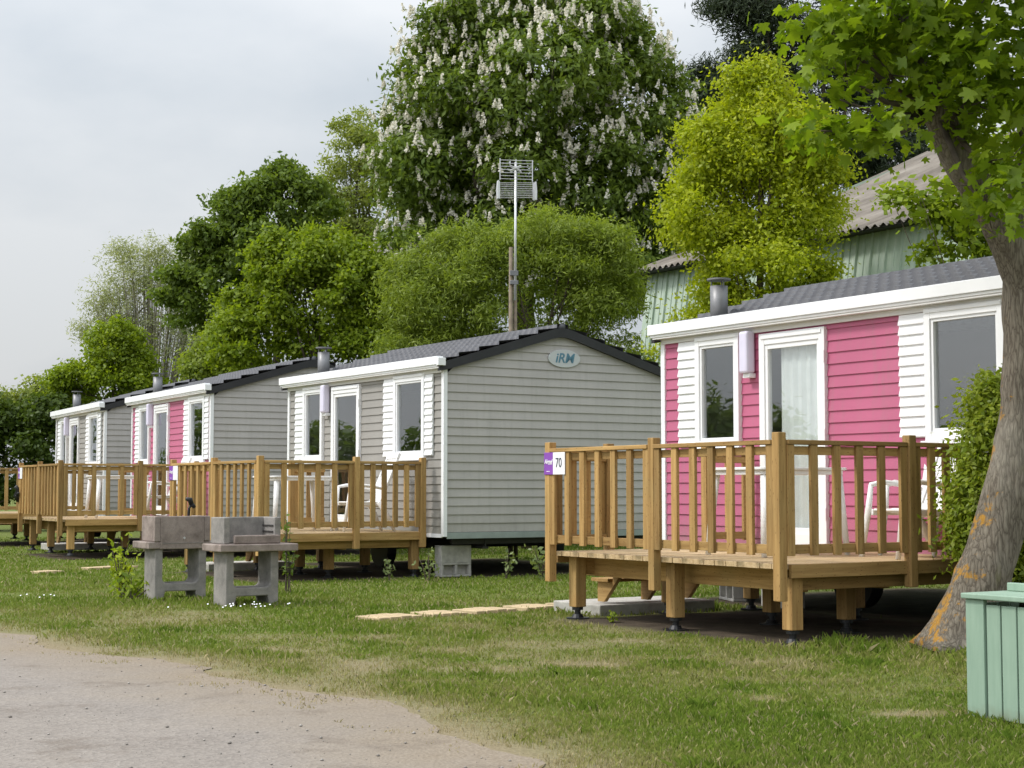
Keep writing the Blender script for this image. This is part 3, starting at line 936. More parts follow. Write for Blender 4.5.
# ------------------------------------------------------------------ decks
DX0, DX1, DY0, DY1, ZF = -2.6, -0.10, 0.35, 3.70, 0.655
def make_deck():
    t = thing('wooden_deck', '', 'deck', group='wooden decks in front of the homes')
    # floor boards run front to back
    f = MB(); y = DY0 + 0.03; rng = random.Random(4)
    while y < DY1 - 0.05:
        y2 = min(y + 0.138, DY1)
        f.box(DX0 - 0.02 + rng.uniform(-0.006, 0.004), DX1, y, y2, ZF - 0.045, ZF + rng.uniform(-0.002, 0.002))
        y = y2 + 0.007
    f.build('floor', M['wfloor'], t, 0.003)
    MB().box(DX0 + 0.03, DX1, DY0 - 0.012, DY0 + 0.026, ZF - 0.115, ZF - 0.004).build('edge_beam', M['wx'], t, 0.004)
    MB().box(DX0 + 0.03, DX1, DY1 + 0.003, DY1 + 0.04, ZF - 0.115, ZF - 0.004).build('edge_beam', M['wx'], t, 0.004)
    # joists
    for x in (DX0 + 0.34, -1.33, DX1 - 0.14):
        MB().box(x, x + 0.06, DY0 + 0.20, DY1 - 0.02, 0.41, ZF - 0.046).build('joist', M['wy'], t, 0.004)
    for y in (DY0 + 0.13, DY1 - 0.18):
        MB().box(DX0 + 0.11, DX1 - 0.11, y, y + 0.045, 0.43, ZF - 0.047).build('joist', M['wx'], t, 0.004)
    P = 0.083
    def post(x, y, z0=0.36, z1=1.715):
        MB().box(x, x + P, y, y + P, z0, z1).build('post', M['wz'], t, 0.006)
    px = DX0 - 0.105
    py = [DY0 - 0.02, (DY0 + DY1) / 2 - P / 2, DY1 - 0.05]
    for y in py: post(px, y)
    def rail_y(x, a, b, nb, outer=-1, wood='wy'):
        """railing panel along y at x"""
        x0 = x if outer < 0 else x + 0.02
        MB().box(x - 0.02, x + 0.075, a, b, 1.618, 1.655).build('top_rail', M['wy'], t, 0.005)
        MB().box(x + 0.028, x + 0.062, a, b, 1.535, 1.605).build('sub_rail', M['wy'], t, 0.004)
        MB().box(x + 0.028, x + 0.062, a, b, 0.735, 0.81).build('bottom_rail', M['wy'], t, 0.004)
        for k in range(nb):
            c = a + 0.036 + (b - a - 0.072) * k / (nb - 1)
            MB().box(x - 0.006, x + 0.027, c - 0.038, c + 0.038, 0.72, 1.616).build('baluster', M['wz'], t, 0.003)
    def rail_x(y, a, b, nb, sg=1):
        y0, y1 = sorted((y - sg * 0.02, y + sg * 0.075))
        MB().box(a, b, y0, y1, 1.618, 1.655).build('top_rail', M['wx'], t, 0.005)
        y0, y1 = sorted((y + sg * 0.028, y + sg * 0.062))
        MB().box(a, b, y0, y1, 1.535, 1.605).build('sub_rail', M['wx'], t, 0.004)
        MB().box(a, b, y0, y1, 0.735, 0.81).build('bottom_rail', M['wx'], t, 0.004)
        y0, y1 = sorted((y - sg * 0.006, y + sg * 0.027))
        for k in range(nb):
            c = a + 0.036 + (b - a - 0.072) * k / (nb - 1)
            MB().box(c - 0.038, c + 0.038, y0, y1, 0.72, 1.616).build('baluster', M['wz'], t, 0.003)
    for a, b in zip(py[:-1], py[1:]):
        rail_y(px + 0.01, a + P + 0.004, b - 0.004, 7)
    ya = DY0 - 0.055
    post(-1.27, ya - 0.002, 0.43); post(DX1 - 0.11, ya, 0.43)
    rail_x(ya + 0.030, DX0 - 0.018, -1.274, 6)
    rail_x(ya + 0.030, -1.27 + P + 0.004, DX1 - 0.114, 6)
    yb = DY1 - 0.015
    post(-1.98, yb, 0.43); post(-0.72, yb, 0.43)
    rail_x(yb + P - 0.012, DX0 + 0.03, -1.984, 4, -1)
    rail_x(yb + P - 0.012, -0.72 + P + 0.004, DX1, 3, -1)
    # legs on adjustable feet
    for x in (DX0 + 0.10, -1.37, DX1 - 0.19):
        for y in (DY0 + (0.62 if x == -1.37 else 0.065), 1.95, DY1 - 0.21):
            lg = MB().box(x - 0.003, x + 0.118, y, y + 0.122, 0.115, 0.538 if y < 0.6 else (ZF - 0.05 if x < -2 else 0.409)).build('leg', M['wz'], t, 0.006)
            cx, cy = x + 0.058, y + 0.061
            MB().tube([(cx, cy, 0.0), (cx, cy, 0.012)], 0.115, 16).tube([(cx, cy, 0.012), (cx, cy, 0.045)], [0.062, 0.045], 12) \
                .tube([(cx, cy, 0.045), (cx, cy, 0.085)], 0.03, 12).tube([(cx, cy, 0.085), (cx, cy, 0.114)], 0.055, 12).build('adjustable_foot', M['jack'], lg)
    # step with three sawn stringers
    st = MB().box(-1.93, -0.70, DY1 + 0.06, DY1 + 0.35, 0.325, 0.36).build('step', M['wx'], t, 0.004)
    for x in (-1.88, -1.33, -0.80):
        MB().prism([(DY1 + 0.31, 0.323), (DY1 + 0.31, 0.12), (DY1 + 0.20, 0.12), (DY1 - 0.12, 0.44), (DY1 - 0.12, 0.60), (DY1 + 0.0, 0.60), (DY1 + 0.05, 0.323)], 0, x, x + 0.045) \
            .build('stringer', M['wy'], st, 0.003)
    return t
deck1 = make_deck()
deck1['label'] = 'nearest wooden deck with number 70 sign in front of the pink home'
deck1.location = H1['loc']; deck1.rotation_euler = (0, 0, H1['rz'])
deck2 = recopy(deck1, 'second wooden deck in front of the grey home behind the concrete barbecues', H2['loc'], H2['rz'])
deck3 = recopy(deck1, 'third wooden deck from the right in front of the distant pink home', H3['loc'], H3['rz'])
deck4 = recopy(deck1, 'farthest wooden deck cut off by the left picture edge', H4['loc'], H4['rz'])

# signs on the corner posts
def make_sign(label, H, txt):
    t = thing('number_sign', label, 'sign', to_world(H, DX0 - 0.107, DY1 + 0.03, 1.40), H['rz'], 'purple and white pitch signs on the decks')
    MB().box(-0.008, 0.0, -0.155, 0.0, 0.0, 0.215).build('purple_panel', M['purple'], t, 0.002)
    pw = MB().box(-0.008, 0.0, -0.36, -0.156, 0.0, 0.215).build('white_panel', M['signwhite'], t, 0.002)
    # text reads left to right with local y decreasing
    B = Matrix(((0, 0, -1, 0), (-1, 0, 0, 0), (0, 1, 0, 0), (0, 0, 0, 1)))
    def place(y, z): return Matrix.Translation((-0.0095, y, z)) @ B
    pur = [c for c in t.children if c.name.startswith('purple')][0]
    text_mesh('logo_script', 'Airmel', 0.062, M['signwhite'], pur, place(-0.078, 0.125), shear=0.3, scale_x=0.78, bold=0.0012)
    ul = MB().box(-0.0105, -0.008, -0.14, -0.075, 0.098, 0.103).box(-0.0105, -0.008, -0.105, -0.045, 0.028, 0.034)
    ul.build('underline', M['signwhite'], pur)
    if txt:
        text_mesh('number', txt, 0.13, M['ink'], pw, place(-0.258, 0.11), scale_x=0.85)
    return t
make_sign('purple and white sign reading 70 on the corner post of the nearest deck', H1, '70')
make_sign('purple and white sign on the corner of the deck behind the barbecues', H2, None)
make_sign('tiny purple and white sign on the corner of the third deck near the left edge', H3, None)

# landing slabs at the steps
def slab(label, H):
    o = thing('landing_slab', label, 'concrete slab', to_world(H, -1.32, DY1 + 0.42), H['rz'], 'concrete landings at the deck steps')
    MB().box(-0.75, 0.72, -0.42, 0.42, -0.02, 0.105).build('slab', M['concrete'], o, 0.012)
    return o
slab('pale concrete slab at the step of the nearest deck', H1)
slab('pale concrete slab at the step of the second deck, behind the barbecues', H2)
slab('pale concrete slab at the step of the third deck', H3)

# ------------------------------------------------------------------ resin garden furniture
def make_table():
    t = thing('garden_table', '', 'table', group='white resin tables on the decks')
    a, b = 0.52, 0.42
    out = []
    for cx, cy, s in ((a - .08, b - .08, 0), (-a + .08, b - .08, 1), (-a + .08, -b + .08, 2), (a - .08, -b + .08, 3)):
        for k in range(5):
            an = (s * 90 + k * 22.5) * math.pi / 180
            out.append((cx + 0.08 * math.cos(an), cy + 0.08 * math.sin(an)))
    MB().prism(out, 2, 0.775, 0.80).build('tabletop', M['resin'], t, 0.005)
    MB().prism([(x * 0.95, y * 0.94) for x, y in out], 2, 0.735, 0.774).build('apron', M['resin'], t)
    for sx in (-1, 1):
        for sy in (-1, 1):
            MB().tube([(sx * (a - 0.02), sy * (b - 0.03), 0), (sx * (a - 0.08), sy * (b - 0.08), 0.74)], [0.026, 0.042], 8).build('leg', M['resin'], t, smooth=True)
    return t
def make_chair(hb=0.72, rake=0.30):
    """resin armchair facing local -x, back reclined towards +x"""
    t = thing('garden_chair', '', 'chair', group='white resin chairs on the decks')
    s = MB()
    for k in range(6):
        x = -0.24 + k * 0.08
        s.box(x, x + 0.07, -0.22, 0.22, 0.41 - 0.012 * k, 0.43 - 0.012 * k)
    s.box(-0.25, 0.25, -0.25, -0.215, 0.37, 0.425).box(-0.25, 0.25, 0.215, 0.25, 0.37, 0.425)
    s.build('seat', M['resin'], t, 0.006)
    Mx = Matrix.Translation((0.22, 0, 0.38)) @ Matrix.Rotation(math.atan2(rake, hb), 4, 'Y')
    b = MB()
    b.box(-0.015, 0.02, -0.24, -0.19, 0, hb, Mx).box(-0.015, 0.02, 0.19, 0.24, 0, hb, Mx).box(-0.02, 0.025, -0.24, 0.24, hb, hb + 0.09, Mx).box(-0.012, 0.018, -0.19, 0.19, 0.04, 0.10, Mx)
    for k in range(5):
        y = -0.175 + k * 0.0725
        b.box(-0.008, 0.012, y, y + 0.06, 0.10, hb, Mx)
    b.build('backrest', M['resin'], t, 0.008)
    for sy in (-1, 1):
        y = sy * 0.27
        MB().tube([(-0.24, y, 0.64), (-0.10, y, 0.665), (0.14, y, 0.64), (0.30, y, 0.60)], [0.022, 0.026, 0.026, 0.02], 8).build('armrest', M['resin'], t, smooth=True)
        MB().tube([(-0.33, y * 1.05, 0), (-0.26, y, 0.42), (-0.23, y, 0.64)], [0.022, 0.03, 0.022], 8).build('leg', M['resin'], t, smooth=True)
        MB().tube([(0.44, y * 1.05, 0), (0.32, y * 0.95, 0.25), (0.20, y * 0.93, 0.42)], [0.022, 0.036, 0.036], 8).build('leg', M['resin'], t, smooth=True)
    return t
tab = make_table(); tab['label'] = 'white resin table standing on the nearest deck in front of the pink home'
tab.location = to_world(H1, -1.42, 1.80, ZF); tab.rotation_euler = (0, 0, ROT)
recopy(tab, 'white resin table behind the railing of the grey home\'s deck', to_world(H2, -1.45, 1.9, ZF), ROT)
recopy(tab, 'white resin table on the distant third deck', to_world(H3, -1.3, 1.6, ZF), H3['rz'])
chr1 = make_chair(); chr1['label'] = 'reclined white resin chair on the nearest deck beside the hedge bush'
chr1.location = to_world(H1, -0.80, 0.74, ZF); chr1.rotation_euler = (0, 0, ROT + R(-12))
recopy(chr1, 'white resin chair with its back rising above the rail of the second deck', to_world(H2, -0.85, 0.98, ZF), ROT + R(-8))
recopy(chr1, 'white resin chair on the third deck near the purple sign of the second', to_world(H3, -0.75, 0.75, ZF), H3['rz'])
c2 = make_chair(0.42, 0.12); c2['label'] = 'low backed white chair behind the balusters at the right of the nearest deck'
c2.location = to_world(H1, -0.30, 1.02, ZF); c2.rotation_euler = (0, 0, ROT + R(10))

# ------------------------------------------------------------------ concrete barbecues
def bbq_base(t):
    b = MB()
    # two legs joined by a rounded cross web, one casting
    def arc(cx, cz, r, a0, a1, n=6):
        return [(cx + r * math.cos(R(a0 + (a1 - a0) * k / n)), cz + r * math.sin(R(a0 + (a1 - a0) * k / n))) for k in range(n + 1)]
    pr = [(0.02, -0.03), (0.02, 0.615), (0.115, 0.615)] + arc(0.175, 0.27, 0.06, 180, 270) + arc(0.505, 0.27, 0.06, 270, 360) + [(0.565, 0.615), (0.66, 0.615), (0.66, -0.03), (0.56, -0.03), (0.53, 0.115), (0.15, 0.115), (0.12, -0.03)]
    b.prism(pr, 1, 0.0, 0.38)
    b.build('base', M['bbq'], t, 0.012)
base_x = 0.0
def make_bbq(label, loc, rz, front):
    t = thing('concrete_barbecue', label, 'barbecue', loc, rz, 'concrete barbecues on the lawn')
    bbq_base(t)
    if front:
        MB().box(-0.09, 0.86, -0.10, 0.47, 0.617, 0.70).build('worktop', M['bbq2'], t, 0.012)
        MB().box(-0.005, 0.07, 0.02, 0.42, 0.702, 1.0).box(0.07, 0.615, 0.345, 0.42, 0.702, 1.0).box(0.615, 0.69, 0.02, 0.42, 0.702, 1.0).build('firebox', M['bbq'], t, 0.010)
        for z in (0.83, 0.90):  # dark strips: the shade inside two grid grooves, put in as colour
            MB().box(0.600, 0.6145, 0.06, 0.34, z, z + 0.012).build('groove_strip', M['chassis'], t)
        MB().box(0.10, 0.655, -0.045, 0.015, 0.702, 0.80).build('ash_lip', M['bbq2'], t, 0.014)
    else:
        MB().box(-0.075, 0.83, -0.03, 0.54, 0.617, 0.70).build('worktop', M['bbq2'], t, 0.012)
        MB().box(-0.005, 0.07, 0.030, 0.42, 0.702, 1.0).box(0.07, 0.615, -0.038, 0.03, 0.612, 1.0).box(-0.005, 0.07, -0.038, 0.028, 0.702, 1.0).box(0.615, 0.69, -0.038, 0.42, 0.702, 1.0) \
            .build('firebox', M['bbq2'], t, 0.010)
        MB().box(0.09, 0.60, -0.042, -0.039, 0.68, 0.686).build('mould_seam', M['bbq'], t)
        MB().tube([(0.36, -0.052, 0.742), (0.36, -0.038, 0.742)], 0.014, 8).build('bolt', M['alu'], t)
    return t
q1 = make_bbq('concrete barbecue showing its solid back, left one of the pair', (-4.02, 18.0, 0), ROT, False)
q2 = make_bbq('concrete barbecue with open firebox and ash lip, right one of the pair', (-3.07, 17.15, 0), ROT, True)
for q in (q1, q2): q.scale = (0.95, 0.95, 0.955)
# dark tool standing in the left barbecue
tw = thing('fire_tool', 'small dark fire tool sticking up behind the back of the left barbecue', 'tool', (-3.72, 18.36, 0.72), ROT)
MB().tube([(0, 0, 0), (0.02, 0, 0.32), (0.05, 0.01, 0.37)], 0.016, 8).build('handle', M['jack'], tw, smooth=True)
MB().tube([(0.05, 0.01, 0.37), (0.03, 0, 0.42), (-0.02, 0, 0.43)], [0.03, 0.032, 0.02], 8).tube([(0.05, 0.01, 0.37), (0.09, 0.01, 0.33)], [0.028, 0.02], 8).build('grip', M['jack'], tw, smooth=True)
tw2 = thing('hose_reel', 'small dark hose fitting hung on the corner post of the third deck', 'hose fitting', to_world(H3, DX0 - 0.11, DY1 - 0.02, 0.95), H3['rz'])
MB().tube([(0, 0, 0), (-0.05, 0.0, 0.12), (0, 0.02, 0.24), (-0.06, 0.01, 0.30)], [0.035, 0.05, 0.045, 0.04], 8).build('fitting', M['jack'], tw2, smooth=True)
MB().tube([(-0.02, 0, 0.14), (-0.03, -0.16, 0.17)], 0.025, 8).build('nozzle', M['jack'], tw2, smooth=True)

# ------------------------------------------------------------------ green slatted bin
bn = thing('slatted_bin', 'green painted slatted wooden bin at the lower right corner of the picture', 'bin', (2.495, 8.82, 0), R(32.25))
y = 0.0
widths = [0.125, 0.094, 0.098, 0.094, 0.097, 0.1, 0.095]
for k, wd in enumerate(widths):
    MB().box(0.0 if k else -0.012, 0.022, y - wd, y, 0.02, 0.63 if k else 0.655).build('board', M['paint'], bn, 0.004)
    y -= wd + 0.009
tot = -y
for x0 in (0.03, 0.13, 0.23, 0.33):
    MB().box(x0, x0 + 0.09, -0.022, 0.0, 0.02, 0.63).build('board', M['paint'], bn, 0.004)
MB().box(0.022, 0.04, -tot, -0.03, 0.03, 0.62).box(0.40, 0.42, -tot, 0.0, 0.02, 0.63).build('frame', M['chassis'], bn)
MB().box(-0.035, 0.17, -tot - 0.02, 0.014, 0.658, 0.688).box(0.175, 0.40, -tot - 0.02, 0.014, 0.658, 0.688).build('lid', M['paint'], bn, 0.006)
MB().box(0.30, 0.335, -tot - 0.02, -0.02, 0.689, 0.735).build('back_strip', M['paint'], bn, 0.005)

# ------------------------------------------------------------------ aerial mast
am = thing('aerial_mast', 'tall mast with a double grid aerial behind the grey home', 'aerial', (0.02, 27.6, 0), R(12))
def mz(ypx): return 1.25 + (490 - ypx) / 1597 * 27.6
MB().tube([(-0.05, 0, 0), (-0.045, 0, 2.5), (-0.04, 0, mz(246))], [0.05, 0.042, 0.034], 10).tube([(0.05, 0.02, 0), (0.04, 0.02, mz(255))], [0.038, 0.03], 10).build('wooden_pole', M['greywood'], am, smooth=True)
MB().tube([(0.02, -0.06, mz(300)), (0.035, -0.06, mz(160))], 0.022, 10).build('metal_pole', M['alu'], am, smooth=True)
MB().box(-0.07, 0.075, -0.085, -0.03, mz(275), mz(270)).box(-0.07, 0.075, -0.085, -0.03, mz(284), mz(280)).build('clamp', M['steel'], am, 0.005)
for (za, zb, nb, lab, skew) in ((mz(178), mz(159), 7, 'upper', 0.10), (mz(197), mz(182), 9, 'lower', -0.06)):
    g = MB()
    for k in range(nb):
        z = za + (zb - za) * k / (nb - 1)
        g.tube([(-0.26, -0.10 + skew * (-0.26), z), (0.33, -0.10 + skew * 0.33, z + 0.02)], 0.0055, 6)
    for x in (-0.26, 0.03, 0.33):
        g.box(x - 0.008, x + 0.008, -0.108 + skew * x, -0.095 + skew * x, za - 0.02, zb + 0.03)
    if lab == 'lower':
        for x in (-0.30, 0.36):
            g.prism([(x - 0.012, za - 0.03), (x + 0.022, za - 0.03), (x + 0.025, (za + zb) / 2), (x + 0.012, zb + 0.03), (x - 0.006, zb + 0.03), (x - 0.02, (za + zb) / 2)], 1, -0.20, -0.08)
    else:
        g.tube([(0.03, -0.11, (za + zb) / 2), (-0.08, -0.55, (za + zb) / 2 - 0.05)], 0.016, 8)
        for q in range(5):
            c = Vector((0.03, -0.11, (za + zb) / 2)).lerp(Vector((-0.08, -0.55, (za + zb) / 2 - 0.05)), 0.25 + 0.18 * q)
            g.tube([c + Vector((-0.10, 0, -0.05)), c + Vector((0.10, 0, 0.05))], 0.007, 6).tube([c + Vector((-0.10, 0, 0.05)), c + Vector((0.10, 0, -0.05))], 0.007, 6)
    g.build('grid_aerial', M['alu'], am)

# ------------------------------------------------------------------ path slabs
M['path'] = mat_plain('tan_paving', (0.46, 0.36, 0.225), 0.9, 0.2, 7, spec=0.1, bump=0.5, bscale=30)
def path_slab(label, a, b, wd):
    a = Vector((*a, 0)); b = Vector((*b, 0)); d = b - a; ln = d.length
    t = thing('paving_slab', label, 'paving slab', (a.x, a.y, 0.0), math.atan2(d.y, d.x), 'tan stepping slabs in the lawn')
    q = MB()
    n = 4
    for k in range(n):
        x0 = ln * k / n; x1 = ln * (k + 1) / n - 0.012
        dz = 0.003 * ((k * 7) % 3)
        q.box(x0, x1, 0.0, wd, -0.02, 0.034 + dz)
    q.build('slab', M['path'], t, 0.006)
pa = np.array((-1.26, 15.30)); pb = np.array((1.16, 17.57)); dd = pb - pa
edges = [0, 0.205, 0.375, 0.585, 0.775, 1.0]
names = ['leftmost tan slab of the path in the lawn, farthest from the decks', 'second tan slab from the left in the lawn path', 'middle tan slab of the five in the lawn path', 'fourth tan slab of the path, just left of the nearest deck', 'tan slab at the right end of the path, behind the deck\'s corner foot']
for k in range(5):
    path_slab(names[k], tuple(pa + dd * edges[k]), tuple(pa + dd * (edges[k + 1] - 0.04) + np.array((0.02, -0.03)) * (k % 2)), 0.38 + 0.03 * (k % 2))
path_slab('short pale slab in the grass left of the barbecues near the left edge', (-7.05, 23.95), (-6.75, 24.25), 0.28)
path_slab('pale slab in the grass directly left of the barbecues', (-6.6, 25.15), (-6.0, 25.8), 0.28)

# ------------------------------------------------------------------ barn behind
def mk_barn():
    N = NT('green_sheet_metal')
    v = N.coords((1, 5, 0.8))
    f = N.noise(v, 1.6, 6, 0.7)
    col = N.ramp(f, [(0.3, (0.31, 0.40, 0.31)), (0.55, (0.41, 0.49, 0.40)), (0.78, (0.52, 0.58, 0.50))])
    st = N.noise(N.coords((2, 7, 0.5)), 2.6, 5, 0.7)
    col = N.mix(N.ramp(st, [(0.60, 0.0), (0.75, 0.5)]), col, (0.16, 0.19, 0.13))
    N.principled(col, 0.55, 0.3)
    return N.m
def mk_barnroof():
    N = NT('weathered_fibre_cement')
    v = N.coords((0.5, 1.2, 0.5))
    f = N.noise(v, 0.9, 6, 0.65)
    col = N.ramp(f, [(0.3, (0.09, 0.078, 0.065)), (0.5, (0.185, 0.162, 0.135)), (0.75, (0.29, 0.262, 0.225))])
    s = N.noise(N.coords((0.25, 9, 0.25)), 2.0, 5, 0.75)
    col = N.mix(N.ramp(s, [(0.52, 0.0), (0.7, 0.6)]), col, (0.13, 0.115, 0.10))
    N.principled(col, 0.9, 0.15)
    return N.m
bo = thing('green_barn', 'green sheet metal barn with pale corrugated roof behind the trees', 'barn', (C2[0] + 12 * T_[0], C2[1] + 12 * T_[1], 0), A_)
BY0, BY1, BZ = -14.0, 11.0, 6.62
lean = 0.145
wv = MB()
def wall_pt(y, z, d=0.0): return (-(BZ - z) * lean - d, y, z)
wv.poly([wall_pt(BY0, 0), wall_pt(BY1, 0), wall_pt(BY1, BZ), wall_pt(BY0, BZ)])
y = BY0 + 0.2
while y < BY1 - 0.1:
    for dy, w_, d_ in ((0, 0.035, 0.05), (0.21, 0.03, 0.018)):
        a, b = y + dy, y + dy + w_
        p = [wall_pt(a, 0), wall_pt(a + 0.008, 0, d_), wall_pt(b - 0.008, 0, d_), wall_pt(b, 0)]
        q = [wall_pt(a, BZ), wall_pt(a + 0.008, BZ, d_), wall_pt(b - 0.008, BZ, d_), wall_pt(b, BZ)]
        for k in range(3):
            wv.poly([p[k], p[k + 1], q[k + 1], q[k]])
    y += 0.42
wv.poly([wall_pt(BY1, 0), wall_pt(BY1, BZ), (10, BY1, BZ + 4.0), (20, BY1, BZ), (20 + BZ * lean, BY1, 0)])
wv.poly([wall_pt(BY0, 0), wall_pt(BY0, BZ), (10, BY0, BZ + 4.0), (20, BY0, BZ), (20 + BZ * lean, BY0, 0)])
wv.build('wall', mk_barn(), bo)
# corrugated roof, ribs up the slope
ys = np.arange(BY0 - 0.4, BY1 + 0.36, 0.045)
rows = []
for x in list(np.linspace(-0.45, 10.0, 9)):
    zr_ = BZ + 0.05 + 0.40 * x
    sag = -0.16 * math.sin(math.pi * np.clip((x) / 10, 0, 1))
    rows.append(np.stack([np.full(len(ys), x), ys, zr_ + sag + 0.040 * np.sin(ys * 2 * math.pi / 0.225)], 1))
for x in (20.4,):
    rows.append(np.stack([np.full(len(ys), x), ys, np.full(len(ys), BZ - 0.1)], 1))
V = np.concatenate(rows); n = len(ys); i = np.arange(len(rows) * n).reshape(len(rows), n)
F = np.stack([i[:-1, :-1].ravel(), i[1:, :-1].ravel(), i[1:, 1:].ravel(), i[:-1, 1:].ravel()], 1)
np_mesh('roof', V, F, mk_barnroof(), bo)
MB().box(-0.40, -0.30, BY0 - 0.3, BY1 + 0.3, BZ - 0.18, BZ - 0.12).box(-0.42, 0.02, BY0 - 0.3, BY1 + 0.3, BZ - 0.17, BZ - 0.155).build('eave_board', M['chassis'], bo)

# ------------------------------------------------------------------ foliage
def unit(v): return v / np.maximum(np.linalg.norm(v, axis=1, keepdims=True), 1e-9)
def expand(rng, blobs, sub, subr=0.42, rag=0):
    out = []
    for b in blobs:
        wt = b[6] if len(b) > 6 else 1.0
        m = min(b[3:6]) * 0.55 + sum(b[3:6]) / 3 * 0.45
        for q in range(sub + rag):
            u = unit(rng.normal(size=(1, 3)))[0]
            if u[2] < -0.6: u[2] *= -1
            if q < sub:
                f = 0.62 + 0.30 * rng.random(); k = subr * (0.6 + 0.75 * rng.random())
                out.append((b[0] + u[0] * b[3] * f, b[1] + u[1] * b[4] * f, b[2] + u[2] * b[5] * f, m * k * 1.15, m * k * 1.15, m * k * 0.8, wt))
            else:       # shoots that stand out of the outline
                u = unit(np.array([[u[0], u[1], u[2] * 0.8 + 0.25]]))[0]; f = 0.95 + 0.33 * rng.random(); k = m * (0.09 + 0.10 * rng.random())
                out.append((b[0] + u[0] * b[3] * f, b[1] + u[1] * b[4] * f, b[2] + u[2] * b[5] * f, k * (1 + 1.5 * abs(u[0])), k, k * (1 + 1.6 * abs(u[2])), wt * 3.0))
        out.append((*b[:3], b[3] * 0.72, b[4] * 0.72, b[5] * 0.72, 0.30))
    return out
def leaf_field(rng, blobs, n_leaf, ln, wd, per=14, csize=0.28, lump=0.35, shell=0.55, up=0.45, outw=0.7, flat=0.65, droop=0.0, keepz=None, sub=0, subr=0.42, rag=0, core=0.45):
    if sub:
        blobs = expand(rng, blobs, sub, subr, rag)
    B = np.array([b[:6] for b in blobs], dtype=float)
    area = (B[:, 3] * B[:, 4] + B[:, 3] * B[:, 5] + B[:, 4] * B[:, 5])
    wgt = np.array([b[6] if len(b) > 6 else 1.0 for b in blobs])
    pr = area * wgt; pr /= pr.sum()
    nc = max(4, n_leaf // per)
    bi = rng.choice(len(B), nc, p=pr)
    d = unit(rng.normal(size=(nc, 3)))
    r = 1 - (1 - shell) * rng.random(nc) ** 1.6
    # lumpy outline
    lumpn = vnoise3(d * 2.3 + bi[:, None] * 3.7) * 0.65 + vnoise3(d * 5.1 + bi[:, None] * 1.9 + 9) * 0.35
    r = r * (1 + lump * (lumpn - 0.5) * 2)
    C = B[bi, :3] + d * B[bi, 3:6] * r[:, None]
    # drop clusters buried deep in another blob
    keep = np.ones(nc, bool)
    for k in range(len(B)):
        q = (C - B[k, :3]) / B[k, 3:6]
        keep &= ~((np.linalg.norm(q, axis=1) < (core if not sub else 0.6)) & (bi != k))
    C, d = C[keep], d[keep]
    od = unit(d / B[bi[keep], 3:6])
    if keepz is not None:
        m = C[:, 2] > keepz
        C, od = C[m], od[m]
    nc = len(C)
    ct = rng.random(nc)
    sz = csize * (0.6 + 0.8 * rng.random(nc))
    off = rng.normal(size=(nc, per, 3)) * sz[:, None, None] * 0.5
    off[:, :, 2] *= flat
    P = (C[:, None] + off).reshape(-1, 3)
    n = len(P)
    O = np.repeat(od, per, 0)
    nrm = unit(O * outw + np.array([0, 0, up]) + rng.normal(size=(n, 3)) * 0.55)
    ax = rng.normal(size=(n, 3)); ax += O * 0.6; ax[:, 2] -= droop
    ax = unit(ax - nrm * (ax * nrm).sum(1, keepdims=True))
    sd = np.cross(nrm, ax)
    s = 0.65 + 0.7 * rng.random(n)
    tint = np.clip(0.55 * np.repeat(ct, per) + 0.45 * rng.random(n), 0, 1)
    return P, nrm, ax, sd, s, tint

def leaf_mesh(name, mat, parent, data, ln, wd, shape='quad', size_along_y=False):
    P, nrm, ax, sd, s, tint = data
    n = len(P); l = (ln * s)[:, None]; w = (wd * s)[:, None]
    if shape == 'quad':
        V = np.stack([P - ax * l * 0.5, P + sd * w * 0.5 - nrm * w * 0.15, P + ax * l * 0.5 - nrm * l * 0.1, P - sd * w * 0.5 - nrm * w * 0.15], 1)
        F = np.arange(n * 4).reshape(n, 4)
        return np_mesh(name, V.reshape(-1, 3), F, mat, parent, {'tint': np.repeat(tint, 4)})
    # lobed maple leaf as a fan
    pol = [(180, .20), (150, .27), (126, .34), (112, .44), (102, .37), (84, .25), (66, .40), (52, .52), (42, .43), (25, .27), (13, .42), (0, .55)]
    pol = pol + [(-an, r) for an, r in pol[-2:0:-1]]
    prof = [(r * math.cos(R(an)), r * math.sin(R(an))) for an, r in pol]
    k = len(prof)
    pts = [P - ax * l * 0.1]
    for a, b in prof:
        pts.append(P + ax * l * a + sd * l * b - nrm * l * (0.22 * (a * a + b * b)))
    V = np.stack(pts, 1)
    fan = np.array([(0, 1 + i, 1 + (i + 1) % k) for i in range(k)])
    F = (fan[None] + (np.arange(n) * (k + 1))[:, None, None]).reshape(-1, 3)
    return np_mesh(name, V.reshape(-1, 3), F, mat, parent, {'tint': np.repeat(tint, k + 1)})

